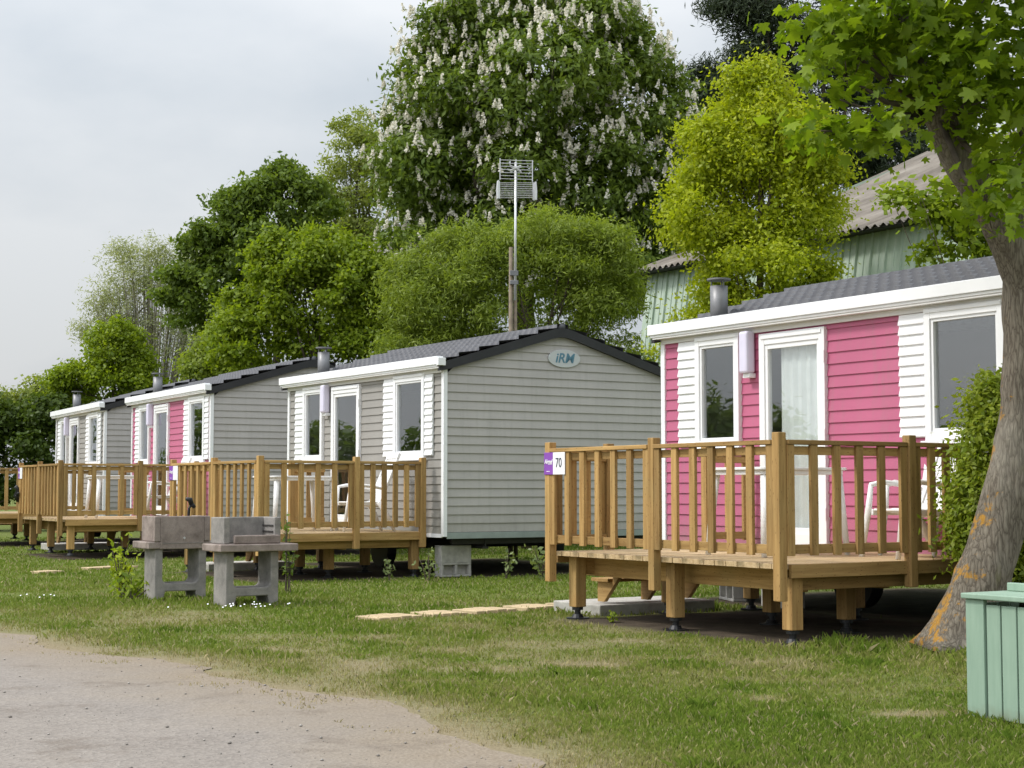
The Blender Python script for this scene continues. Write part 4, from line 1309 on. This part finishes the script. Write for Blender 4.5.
def limb_mesh(rng, t, base, top, r0, blobs, mat, nb=10, twigs=3, name='trunk'):
    mb = MB()
    base = Vector(base); top = Vector(top)
    pts = [base.lerp(top, k / 5) + Vector((rng.normal(0, .05), rng.normal(0, .05), 0)) * (k > 0) * (top - base).length * 0.2 for k in range(6)]
    mb.tube(pts, [r0 * (1.25 if k == 0 else 1 - 0.16 * k) for k in range(6)], 8)
    for k in range(nb):
        b = blobs[k % len(blobs)]
        d = unit(rng.normal(size=(1, 3)))[0]
        e = Vector((b[0] + d[0] * b[3] * 0.75, b[1] + d[1] * b[4] * 0.75, b[2] + abs(d[2]) * b[5] * 0.6))
        s = base.lerp(top, 0.25 + 0.6 * rng.random())
        m = s.lerp(e, 0.5) + Vector((0, 0, -0.08 * (e - s).length))
        rr = r0 * 0.36
        mb.tube([s, m, e], [rr, rr * 0.6, rr * 0.15], 6)
        for _ in range(twigs):
            q = m.lerp(e, rng.random())
            dq = unit(rng.normal(size=(1, 3)))[0]
            mb.tube([q, q + Vector(dq) * 0.25 * min(b[3:6])], [rr * 0.22, rr * 0.06], 5)
    return mb.build(name, mat, t, smooth=True)

def tree(name, label, cat, base, blobs, n_leaf, ln, wd, mat, seed, trunk_r=0.18, bark='bark', top=None, group=None, shape='quad', nb=10, **kw):
    rng = np.random.default_rng(seed)
    t = thing(name, label, cat, (base[0], base[1], 0), 0, group)
    bl = [(b[0] - base[0], b[1] - base[1], *b[2:]) for b in blobs]
    zt = max(b[2] for b in bl)
    ctr = max(bl, key=lambda b: b[2])
    limb_mesh(rng, t, (0, 0, -0.05), (ctr[0] * 0.8, ctr[1] * 0.8, zt) if top is None else top, trunk_r, bl, M[bark], nb)
    leaf_mesh('crown', mat, t, leaf_field(rng, bl, n_leaf, ln, wd, **kw), ln, wd, shape)
    return t, bl, rng

F_ = 1597.0
def pt(xp, yp, d):            # a direction seen from the road, taken to a distance
    return ((xp - 512) / F_ * d, d, 1.25 + (490 - yp) / F_ * d)
def blob(xp, yp, d, rx, ry, rz, wgt=1.0):
    x, y, z = pt(xp, yp, d)
    return (x, y, z, rx, ry, rz, wgt)

LM = {}
LM['chestnut'] = mat_leaf('chestnut_leaf', (0.078, 0.130, 0.019), (0.18, 0.245, 0.038), 0.43)
LM['gold'] = mat_leaf('golden_leaf', (0.225, 0.300, 0.013), (0.44, 0.475, 0.024), 0.48)
LM['willow'] = mat_leaf('willow_leaf', (0.145, 0.205, 0.026), (0.28, 0.345, 0.056), 0.46)
LM['bright'] = mat_leaf('fresh_leaf', (0.12, 0.19, 0.013), (0.275, 0.345, 0.024), 0.48)
LM['dark'] = mat_leaf('dark_leaf', (0.082, 0.136, 0.022), (0.18, 0.245, 0.038), 0.44)
LM['olive'] = mat_leaf('olive_leaf', (0.18, 0.23, 0.05), (0.31, 0.355, 0.09), 0.47)
LM['pale'] = mat_leaf('pale_leaf', (0.23, 0.26, 0.13), (0.37, 0.40, 0.22), 0.47)
LM['hedge'] = mat_leaf('hedge_leaf', (0.045, 0.078, 0.014), (0.105, 0.150, 0.026), 0.38)
LM['pine'] = mat_leaf('pine_needle', (0.024, 0.036, 0.020), (0.062, 0.082, 0.045), 0.15)
LM['maple'] = mat_leaf('maple_leaf', (0.12, 0.205, 0.011), (0.255, 0.345, 0.022), 0.54)
LM['bush'] = mat_leaf('bush_leaf', (0.13, 0.20, 0.014), (0.30, 0.345, 0.034), 0.42)
LM['lemon'] = mat_leaf('lemon_leaf', (0.20, 0.28, 0.014), (0.40, 0.46, 0.035), 0.47)
LM['weed'] = mat_leaf('weed_leaf', (0.14, 0.19, 0.065), (0.26, 0.31, 0.13), 0.37)

# horse chestnut in flower
D = 46
cb = [blob(530, 150, D, 3.6, 3.3, 3.7), blob(545, 45, D, 2.7, 2.6, 1.9), blob(455, 105, D, 1.7, 2.2, 1.9), blob(430, 190, D, 1.7, 2.3, 2.1), blob(420, 265, D, 1.5, 2.2, 1.6),
      blob(625, 90, D, 1.6, 2.2, 2.0), blob(645, 160, D, 1.4, 2.2, 2.0), blob(600, 215, D, 1.9, 2.3, 2.0), blob(520, 270, D, 3.6, 2.8, 2.2), blob(490, 50, D, 1.7, 2.0, 1.6), blob(610, 45, D, 1.3, 1.7, 1.3), blob(415, 320, D, 1.7, 2.2, 1.6), blob(655, 215, D, 1.2, 2.0, 1.9), blob(650, 280, D, 1.6, 2.0, 1.6), blob(560, 150, D, 3.2, 2.6, 3.2)]
cb = expand(np.random.default_rng(77), cb, 11, 0.38, 2)
ct, bl, rng = tree('chestnut_tree', 'tall horse chestnut covered in white flower candles', 'tree', (0.5, D), cb, 210000, 0.20, 0.082, LM['chestnut'], 3, 0.45, per=16, csize=0.42, lump=0.25, shell=0.60, droop=0.7, flat=0.55, core=0.6)
def candles(t, bl, rng, n):
    P, nrm, ax, sd, s, tint = leaf_field(rng, bl, n, 1, 1, per=1, csize=0.05, lump=0.25, shell=0.97, core=0.8)
    keep = (nrm[:, 2] > -0.35)
    P = P[keep] + nrm[keep] * 0.20 + np.array([0, -0.05, 0.05])
    V = []; F = []
    out = []
    for p in P:
        h = 0.20 + 0.10 * rng.random(); k = 30
        z = rng.random(k); r = 0.080 * (1 - z * 0.85) * (0.6 + 0.4 * rng.random(k)); a = rng.random(k) * 6.283
        q = np.stack([p[0] + r * np.cos(a) + 0.05 * z * rng.normal(), p[1] + r * np.sin(a), p[2] + z * h], 1)
        u = unit(rng.normal(size=(k, 3))) * 0.036; v = np.cross(u, unit(rng.normal(size=(k, 3))))
        v = unit(v) * 0.036
        out.append(np.stack([q - u, q + v, q + u, q - v], 1))
    V = np.concatenate(out).reshape(-1, 3)
    N = NT('chestnut_blossom')
    d = N.n("ShaderNodeBsdfDiffuse"); d.inputs[0].default_value = (0.82, 0.79, 0.70, 1)
    tr = N.n("ShaderNodeBsdfTranslucent"); tr.inputs[0].default_value = (0.80, 0.77, 0.66, 1)
    mx = N.n("ShaderNodeMixShader"); mx.inputs[0].default_value = 0.3
    N.link(d.outputs[0], mx.inputs[1]); N.link(tr.outputs[0], mx.inputs[2]); N.link(mx.outputs[0], N.out.inputs[0])
    o = np_mesh('blossom', V, np.arange(len(V)).reshape(-1, 4), N.m, t)
    tag(o, kind='stuff')
candles(ct, bl, rng, 7600)

# pine behind, on the right
D = 56
pb_ = []
rp = np.random.default_rng(8)
for (x, y, rx, rz) in ((790, 10, 2.4, 1.2), (745, 60, 1.5, 0.9), (830, 60, 2.0, 1.0), (780, 110, 2.2, 1.0), (720, 110, 1.2, 0.8), (860, 110, 1.8, 0.9), (900, 150, 1.6, 0.8), (830, 160, 1.8, 0.9), (760, 170, 1.9, 0.8), (700, 160, 0.9, 0.8), (708, 85, 0.8, 0.7), (700, 125, 0.7, 0.7), (880, 50, 1.7, 0.9), (930, 110, 1.5, 0.8), (790, -60, 1.9, 1.2), (850, -30, 1.6, 1.1), (740, -10, 1.3, 0.9), (940, 165, 1.3, 0.7), (880, 185, 1.6, 0.7)):
    pb_.append(blob(x, y, D, rx, rx, rz))
tree('pine_tree', 'dark pine towering behind the golden tree', 'tree', (9.8, D), pb_, 130000, 0.26, 0.045, LM['pine'], 9, 0.4, per=26, csize=0.42, lump=0.35, shell=0.3, sub=7, subr=0.45, flat=0.7, nb=24, up=0.3)

# golden-leaved tree behind the nearest home
D = 30.5
gb = [blob(762, 190, D, 1.25, 1.2, 1.6), blob(766, 118, D, 0.62, 0.8, 0.85), blob(728, 165, D, 0.6, 0.9, 0.85), blob(715, 210, D, 0.75, 0.9, 0.95), blob(722, 258, D, 0.55, 0.9, 0.7), blob(796, 165, D, 0.62, 0.9, 0.9),
      blob(798, 225, D, 0.58, 0.9, 0.95), blob(760, 280, D, 1.05, 1.1, 1.1), blob(697, 296, D, 0.18, 0.5, 0.2, 0.3), blob(752, 340, D, 1.1, 1.1, 1.0), blob(680, 322, D, 0.16, 0.4, 0.16, 0.3), blob(664, 352, D, 0.2, 0.4, 0.14, 0.4)]
tree('golden_tree', 'golden yellow green tree between the barn and the nearest pink home', 'tree', (4.75, D), gb, 95000, 0.088, 0.050, LM['gold'], 12, 0.14, per=14, csize=0.32, lump=0.45, shell=0.3, droop=0.4, sub=6, subr=0.44, rag=12)

# mid willow scrub in front of the chestnut
D = 34
wb = [blob(530, 300, D, 1.9, 1.2, 1.25), blob(470, 270, D, 0.95, 1.0, 0.75), blob(560, 262, D, 1.1, 1.0, 0.85), blob(598, 275, D, 0.75, 1.0, 0.85), blob(440, 310, D, 0.85, 1.0, 0.9), blob(602, 330, D, 0.75, 1.0, 1.0), blob(515, 262, D, 0.8, 0.9, 0.6), blob(530, 350, D, 2.1, 1.2, 1.2), blob(430, 350, D, 0.8, 1.0, 1.0), blob(410, 290, D, 0.5, 0.8, 0.6)]
tree('willow_shrub', 'broad feathery willow scrub growing behind the roof of the grey plaque home', 'shrub', (0.3, D), wb, 115000, 0.12, 0.030, LM['willow'], 14, 0.10, per=16, csize=0.30, lump=0.4, shell=0.35, droop=0.5, sub=6, subr=0.42, rag=14)

# tall olive tree left of the chestnut
D = 52
ob = [blob(345, 150, D, 0.9, 0.9, 1.1), blob(350, 205, D, 1.0, 1.0, 1.1), blob(362, 250, D, 1.1, 1.0, 1.1), blob(330, 185, D, 0.6, 0.8, 0.8), blob(362, 130, D, 0.5, 0.7, 0.6), blob(375, 180, D, 0.8, 0.8, 1.2), blob(350, 300, D, 1.5, 1.2, 1.5)]
tree('slender_tree', 'tall slim pale olive tree rising left of the chestnut', 'tree', (-5.2, D), ob, 26000, 0.14, 0.055, LM['olive'], 16, 0.13, per=12, csize=0.28, lump=0.45, shell=0.3, sub=7, subr=0.42, rag=6)

# dark spreading tree
D = 49
db = [blob(270, 232, D, 1.35, 1.4, 1.1), blob(225, 275, D, 1.4, 1.4, 0.95), blob(290, 190, D, 0.85, 1.0, 0.7), blob(250, 195, D, 0.8, 1.0, 0.6), blob(195, 290, D, 0.9, 1.1, 0.6), blob(280, 270, D, 1.4, 1.3, 1.2), blob(235, 240, D, 1.1, 1.2, 0.8), blob(205, 320, D, 0.9, 1.1, 0.6), blob(310, 215, D, 0.6, 1.0, 0.9), blob(285, 172, D, 0.5, 0.6, 0.22, 2.6), blob(228, 205, D, 0.7, 0.7, 0.22, 2.6), blob(212, 240, D, 0.7, 0.7, 0.2, 2.6), blob(180, 275, D, 0.75, 0.7, 0.22, 2.6), blob(172, 300, D, 0.5, 0.6, 0.2, 2.6)]
tree('cherry_tree', 'dark green spreading tree with ragged outline left of centre', 'tree', (-7.6, D), db, 46000, 0.16, 0.085, LM['dark'], 18, 0.16, per=13, csize=0.30, lump=0.5, shell=0.3, droop=0.2, sub=5, subr=0.40, rag=12)

# bright leafy tree behind the middle homes
D = 43
bb = [blob(310, 300, D, 1.6, 1.3, 1.3), blob(285, 270, D, 0.95, 1.0, 0.8), blob(340, 280, D, 1.1, 1.1, 0.95), blob(265, 320, D, 0.9, 1.0, 0.9), blob(370, 320, D, 0.9, 1.0, 1.0), blob(310, 350, D, 1.9, 1.2, 1.1), blob(385, 355, D, 0.9, 1.0, 0.9), blob(315, 255, D, 0.7, 0.9, 0.55), blob(240, 355, D, 0.7, 0.9, 0.7)]
tree('field_maple', 'rounded bright green tree behind the chimney of the grey plaque home', 'tree', (-5.2, D), bb, 62000, 0.13, 0.08, LM['bright'], 20, 0.15, per=14, csize=0.30, lump=0.45, shell=0.4, sub=6, subr=0.42, rag=12)

# smaller bush between the pale willow and the bright tree
D = 46
sb = [blob(222, 350, D, 0.8, 0.8, 0.8), blob(205, 370, D, 0.7, 0.8, 0.7), blob(230, 320, D, 0.45, 0.6, 0.5), blob(245, 375, D, 0.8, 0.8, 0.7)]
tree('elder_bush', 'low mid green bush behind the roof of the distant pink home', 'bush', (-8.3, D), sb, 16000, 0.13, 0.07, LM['willow'], 22, 0.08, per=12, csize=0.28, lump=0.4)

# pale sparse willow with many thin stems
D = 58
pw_ = [blob(140, 275, D, 1.5, 1.3, 1.1), blob(105, 300, D, 0.9, 1.0, 1.0), blob(180, 290, D, 1.2, 1.2, 1.4), blob(130, 330, D, 1.5, 1.2, 1.3), blob(190, 340, D, 1.3, 1.2, 1.4), blob(120, 250, D, 0.6, 0.8, 0.5), blob(155, 250, D, 0.8, 0.8, 0.6), blob(195, 260, D, 0.8, 0.8, 0.7), blob(85, 330, D, 0.5, 0.7, 0.7)]
wt, wbl, wr = tree('pale_willow', 'pale thinly leaved willow with many upright stems against the sky', 'tree', (-13.1, D), pw_, 27000, 0.15, 0.032, LM['pale'], 24, 0.10, 'palebark', per=9, csize=0.30, lump=0.5, shell=0.25, droop=-0.2)
stem = MB()
for k in range(150):
    a = wr.random() * 6.283; sp = wr.random() ** 0.6
    e = Vector((math.cos(a) * 2.35 * sp, math.sin(a) * 1.6 * sp, 6.2 + 4.2 * (1 - sp * 0.55) * (0.75 + 0.3 * wr.random())))
    s = Vector((math.cos(a) * 0.5 * sp, math.sin(a) * 0.5 * sp, 0.2))
    m = s.lerp(e, 0.5) + Vector((-0.12 * e.x, -0.12 * e.y, 0.3))
    stem.tube([s, m, e], [0.035, 0.022, 0.006], 5)
stem.build('stems', M['palebark'], wt)

# bright bush at the left end of the row
D = 50
lb = [blob(110, 355, D, 0.85, 0.9, 0.75), blob(100, 390, D, 1.3, 1.0, 0.8), blob(75, 385, D, 0.6, 0.8, 0.5), blob(130, 385, D, 0.9, 0.9, 0.8), blob(115, 335, D, 0.45, 0.6, 0.45), blob(62, 405, D, 0.7, 0.8, 0.5)]
tree('hazel_bush', 'bright yellow green bush above the roof of the farthest home', 'bush', (-12.7, D), lb, 30000, 0.115, 0.075, LM['bright'], 26, 0.09, per=12, csize=0.28, lump=0.45, shell=0.3, sub=6, subr=0.42, rag=12)
D = 53
lb2 = [blob(40, 392, D, 0.75, 0.8, 0.5), blob(20, 410, D, 0.7, 0.8, 0.5), blob(55, 400, D, 0.6, 0.8, 0.5), blob(-5, 405, D, 0.7, 0.8, 0.6)]
tree('loose_bush', 'loose thin leaved bush over the dark hedge at the left edge', 'bush', (-16.0, D), lb2, 6000, 0.15, 0.09, LM['olive'], 28, 0.07, per=9, csize=0.35, lump=0.5, shell=0.3)
# dark hedges behind
def hedge(label, x0, x1, y0, D, seed, n, mat='hedge', ln=0.15, wd=0.09):
    bl = []
    x = x0
    rr = random.Random(seed)
    while x <= x1:
        top = y0 + rr.uniform(-10, 10)
        zt = 1.25 + (490 - top) / F_ * D
        bl.append((((x - 512) / F_ * D), D + rr.uniform(-0.5, 0.5), zt * 0.52, 0.95, 0.95, zt * 0.50))
        x += 26
    return tree('dark_hedge', label, 'hedge', ((x0 + x1 - 1024) / 2 / F_ * D, D), bl, n, ln, wd, LM[mat], seed, 0.08, per=14, csize=0.28, lump=0.3, shell=0.5, sub=7, subr=0.5)
hedge('tall dark hedge behind the farthest deck at the left edge', -70, 70, 398, 49, 31, 42000)
hedge('dark hedge closing the gap behind the two middle homes', 225, 430, 385, 47, 32, 36000)
hedge('dark hedge behind the grey plaque home and the nearest deck', 420, 700, 372, 37, 33, 46000)

# leafy shrub with arching twigs in front of the barn
D = 23
hb_ = [blob(925, 200, D, 0.55, 0.5, 0.16), blob(965, 190, D, 0.5, 0.5, 0.3), blob(950, 215, D, 0.5, 0.5, 0.18), blob(935, 250, D, 0.38, 0.4, 0.12), blob(975, 245, D, 0.5, 0.5, 0.25), blob(985, 215, D, 0.5, 0.5, 0.45), blob(1000, 160, D, 0.6, 0.5, 0.6), blob(1010, 270, D, 0.7, 0.6, 0.5), blob(905, 188, D, 0.28, 0.3, 0.08)]
tree('arching_shrub', 'thin arching shrub in front of the green barn wall', 'shrub', (7.0, D), hb_, 4200, 0.12, 0.075, LM['bright'], 36, 0.05, per=10, csize=0.22, lump=0.3, shell=0.2, nb=18)

# maple beside the bin: leaning trunk, fork, big lobed leaves
mp = thing('maple_tree', 'leaning maple with orange lichen on its trunk at the right edge', 'tree', (3.42, 12.46, 0))
def ml(x, y, z): return (x - 3.42, y - 12.46, z)
tr_ = MB()
core = [ml(3.44, 12.46, -0.05), ml(3.49, 12.46, 0.10), ml(3.575, 12.46, 0.35), ml(3.75, 12.46, 0.85), ml(3.90, 12.46, 1.35), ml(4.0, 12.46, 1.85), ml(4.03, 12.46, 2.5), ml(4.05, 12.46, 3.0), ml(4.10, 12.46, 3.5), ml(4.35, 12.5, 4.6), ml(4.6, 12.6, 6.2)]
# dense ring resampling for an uneven surface
def resample(pts, rad, n):
    P = np.array(pts); s = np.concatenate([[0], np.cumsum(np.linalg.norm(np.diff(P, axis=0), axis=1))])
    u = np.linspace(0, s[-1], n)
    return [tuple(np.interp(u, s, P[:, k])[i] for k in range(3)) for i in range(n)], list(np.interp(u, s, rad))
p_, r_ = resample(core, [0.33, 0.27, 0.225, 0.195, 0.185, 0.18, 0.175, 0.19, 0.18, 0.13, 0.08], 60)
tr_.tube(p_, r_, 28)
p2, r2 = resample([ml(4.06, 12.44, 2.75), ml(3.90, 12.42, 3.22), ml(3.70, 12.38, 3.50), ml(3.47, 12.32, 3.85), ml(3.30, 12.25, 4.2), ml(3.05, 12.15, 4.8), ml(2.7, 12.0, 5.6)], [0.16, 0.165, 0.135, 0.13, 0.115, 0.08, 0.04], 36)
tr_.tube(p2, r2, 20)
V = np.array(tr_.v)
nz = vnoise3(V * np.array([9, 9, 3]) + 20) - 0.5 + 0.5 * (vnoise3(V * np.array([26, 26, 9]) + 5) - 0.5)
ctr = np.concatenate([np.repeat(np.array(p_), 28, 0), np.repeat(np.array(p2), 20, 0)])
dirv = unit(V - ctr)
flare = np.clip(0.45 - V[:, 2], 0, 1) ** 2
ang = np.arctan2(dirv[:, 1], dirv[:, 0])
nz = nz + 0.9 * (vnoise3(V * np.array([34, 34, 2.5]) + 40) - 0.5)
V = V + dirv * (nz * 0.030 + flare * (0.08 + 0.22 * np.sin(ang * 5 + 0.7)))[:, None]
tr_.v = [tuple(v) for v in V]
tr_.build('trunk', M['maple_bark'], mp, smooth=True)
br = MB()
rm = np.random.default_rng(41)
mblobs = []
def mblob(xp, yp, d, rx, ry, rz, w=1.0):
    x, y, z = pt(xp, yp, d); mblobs.append((x - 3.42, y - 12.46, z, rx, ry, rz, w))
for a in ((965, 30, 12.2, 0.85, 0.9, 0.65), (905, 12, 12.0, 0.42, 0.8, 0.38), (1010, 90, 12.2, 0.55, 0.9, 0.6), (935, 70, 11.9, 0.34, 0.6, 0.26), (858, 20, 11.8, 0.34, 0.6, 0.32), (825, 10, 11.6, 0.2, 0.4, 0.25), (838, 62, 11.6, 0.16, 0.3, 0.16),
          (975, 95, 12.0, 0.3, 0.6, 0.2), (1015, 170, 11.8, 0.25, 0.5, 0.4), (995, 215, 11.5, 0.16, 0.3, 0.2, 1.6), (870, 125, 11.5, 0.30, 0.4, 0.11, 1.4), (825, 127, 11.4, 0.25, 0.3, 0.08, 1.4), (845, 95, 11.6, 0.14, 0.3, 0.10, 1.0)):
    mblob(*a)
low = list(mblobs)
mblobs += [(0.0, 0, 6.2, 1.7, 1.6, 1.1, 0.6), (-0.8, -0.4, 5.8, 0.8, 0.9, 0.5, 0.6), (1.6, 0.2, 5.6, 1.4, 1.5, 1.5, 0.6), (0.8, 0.3, 7.4, 1.7, 1.6, 1.2, 0.5)]
for b in mblobs:
    e = Vector((b[0], b[1], b[2]))
    s = Vector(ml(3.30, 12.25, 4.2)) if b[0] < 0.35 else Vector(ml(4.2, 12.5, 3.9))
    m = s.lerp(e, 0.5) + Vector((0, 0, -0.1))
    br.tube([s, m, e], [0.03, 0.02, 0.006], 6)
    for _ in range(4):
        q = m.lerp(e, rm.random()); dq = unit(rm.normal(size=(1, 3)))[0]
        br.tube([q, q + Vector((dq[0] * b[3], dq[1] * b[4], dq[2] * b[5])) * 0.8], [0.008, 0.003], 5)
br.build('branches', M['bark'], mp, smooth=True)
leaf_mesh('crown', LM['maple'], mp, leaf_field(rm, mblobs, 9500, 0.125, 0.125, per=9, csize=0.28, lump=0.2, shell=0.1, up=0.7, outw=0.35, flat=0.6, droop=0.6), 0.125, 0.13, 'maple')

up = [(3.1 - 3.42, 11.6 - 12.46, 7.5, 2.1, 1.9, 1.4), (4.4 - 3.42, 0, 7.8, 2.8, 2.8, 2.0), (4.2 - 3.42, 2.2, 8.0, 2.2, 2.2, 1.4), (4.6 - 3.42, -2.2, 7.0, 2.0, 1.9, 1.3)]  # unseen canopy above the frame, added to shade the side of the deck
leaf_mesh('upper_crown', LM['maple'], mp, leaf_field(rm, up, 12000, 0.2, 0.2, per=10, csize=0.4, lump=0.2, shell=0.2, up=0.7, outw=0.35), 0.19, 0.19, 'maple')

# clipped-out hedge bush beside the trunk
bs, bsl, br_ = tree('flowering_bush', 'leafy upright bush with a few white flowers between deck and maple trunk', 'bush', (4.05, 13.35),
    [(4.06, 13.35, 1.35, 0.33, 0.42, 0.82), (4.08, 13.35, 1.93, 0.22, 0.28, 0.33), (3.90, 13.3, 1.0, 0.27, 0.35, 0.48), (4.45, 13.5, 1.0, 0.4, 0.4, 0.85), (4.4, 13.4, 0.5, 0.45, 0.4, 0.5)], 40000, 0.058, 0.027, LM['bush'], 44, 0.05, per=11, csize=0.16, lump=0.22, shell=0.5)
P, nrm, ax, sd, s, tint = leaf_field(br_, bsl, 26, 1, 1, per=1, csize=0.02, shell=1.0, lump=0.2)
fl = MB()
for p, nn in zip(P, nrm):
    p = p + nn * 0.05
    for k in range(5):
        a = k * 1.257; u = Vector((math.cos(a), math.sin(a), 0.2)) * 0.028
        v = Vector((-math.sin(a), math.cos(a), 0.1)) * 0.014
        c = Vector(p)
        fl.poly([c, c + u * 0.6 + v, c + u, c + u * 0.6 - v])
fl.build('flowers', M['signwhite'], bs)

# small plants
def small_plant(label, x, y, h, spread, n, mat, ln, wd, seed, name='sapling', group=None):
    r = np.random.default_rng(seed)
    t = thing(name, label, 'plant', (x, y, 0), 0, group)
    mb = MB(); tips = []
    for k in range(max(2, n // 14)):
        e = Vector((r.normal(0, spread * 0.5), r.normal(0, spread * 0.5), h * (0.6 + 0.4 * r.random())))
        if k == 0: e = Vector((0, 0, h))
        mb.tube([(r.normal(0, 0.015), r.normal(0, 0.015), -0.02), e * 0.5 + Vector((0, 0, 0.03)), e], [0.008, 0.006, 0.002], 5)
        tips.append(e)
    mb.build('stem', M['bark'], t)
    P = []
    for _ in range(n):
        e = tips[r.integers(len(tips))]; f = 0.25 + 0.75 * r.random()
        P.append(tuple(e * f + Vector(tuple(r.normal(0, spread * 0.22, 3)))))
    P = np.array(P); P[:, 2] = np.maximum(P[:, 2], 0.02)
    nrm = unit(r.normal(size=(n, 3)) * 0.7 + np.array([0, -0.3, 0.7])); ax = unit(np.cross(nrm, r.normal(size=(n, 3)))); sd = np.cross(nrm, ax)
    leaf_mesh('leaves', LM[mat], t, (P, nrm, ax, sd, 0.7 + 0.6 * r.random(n), r.random(n)), ln, wd)
    return t
small_plant('lemon green sapling in the grass left of the barbecues', -4.52, 18.6, 0.72, 0.20, 170, 'lemon', 0.085, 0.045, 51)
small_plant('leafy green tuft at the foot of the lemon green sapling', -4.35, 18.35, 0.26, 0.30, 150, 'bright', 0.10, 0.035, 52)
small_plant('thin young sapling standing in front of the second deck', -2.75, 19.6, 0.98, 0.12, 90, 'dark', 0.07, 0.035, 53)
small_plant('small grey green weed beside the last leg of the second deck', -1.72, 22.2, 0.32, 0.14, 40, 'weed', 0.07, 0.035, 54, 'weed')
small_plant('grey green weed in front of the concrete block of the grey home', -1.15, 22.0, 0.42, 0.20, 70, 'weed', 0.07, 0.035, 55, 'weed')
small_plant('grey green weed under the middle of the grey end wall', -0.08, 22.6, 0.46, 0.14, 60, 'weed', 0.07, 0.035, 56, 'weed')
small_plant('leafy weed under the end wall just left of the nearest deck', 0.42, 22.4, 0.46, 0.28, 110, 'weed', 0.08, 0.04, 57, 'weed')
small_plant('low weed on the lawn between deck foot and path', 0.95, 15.2, 0.10, 0.12, 30, 'bright', 0.05, 0.03, 58, 'weed')

# shrubs and trees across the road, seen in the window panes
labs = ['rounded shrub across the road nearest the camera side', 'tallest tree across the road, reflected in the near door', 'low shrub across the road between two taller trees', 'broad tree across the road level with the barbecues',
        'bushy tree across the road level with the second home', 'low thicket across the road level with the third home', 'tall bushy tree at the far end of the row across the road']
for k, (x, y, h, sd_) in enumerate(((-23, 9, 4.2, 61), (-21, 15, 5.4, 62), (-22, 20.5, 3.3, 63), (-23, 26, 4.3, 64), (-22, 32, 4.6, 65), (-22, 38, 3.6, 66), (-24, 45, 5.2, 67))):
    tree('roadside_tree', labs[k], 'tree', (x, y),
         [(x, y, h * 0.55, 1.7, 2.3, h * 0.38), (x + 0.6, y + 1.2, h * 0.42, 1.3, 1.6, h * 0.34), (x - 0.4, y - 1.6, h * 0.42, 1.4, 1.6, h * 0.32)], 9000, 0.24, 0.13, LM['dark'], sd_, 0.14, per=12, csize=0.4, lump=0.35, group='trees across the road')
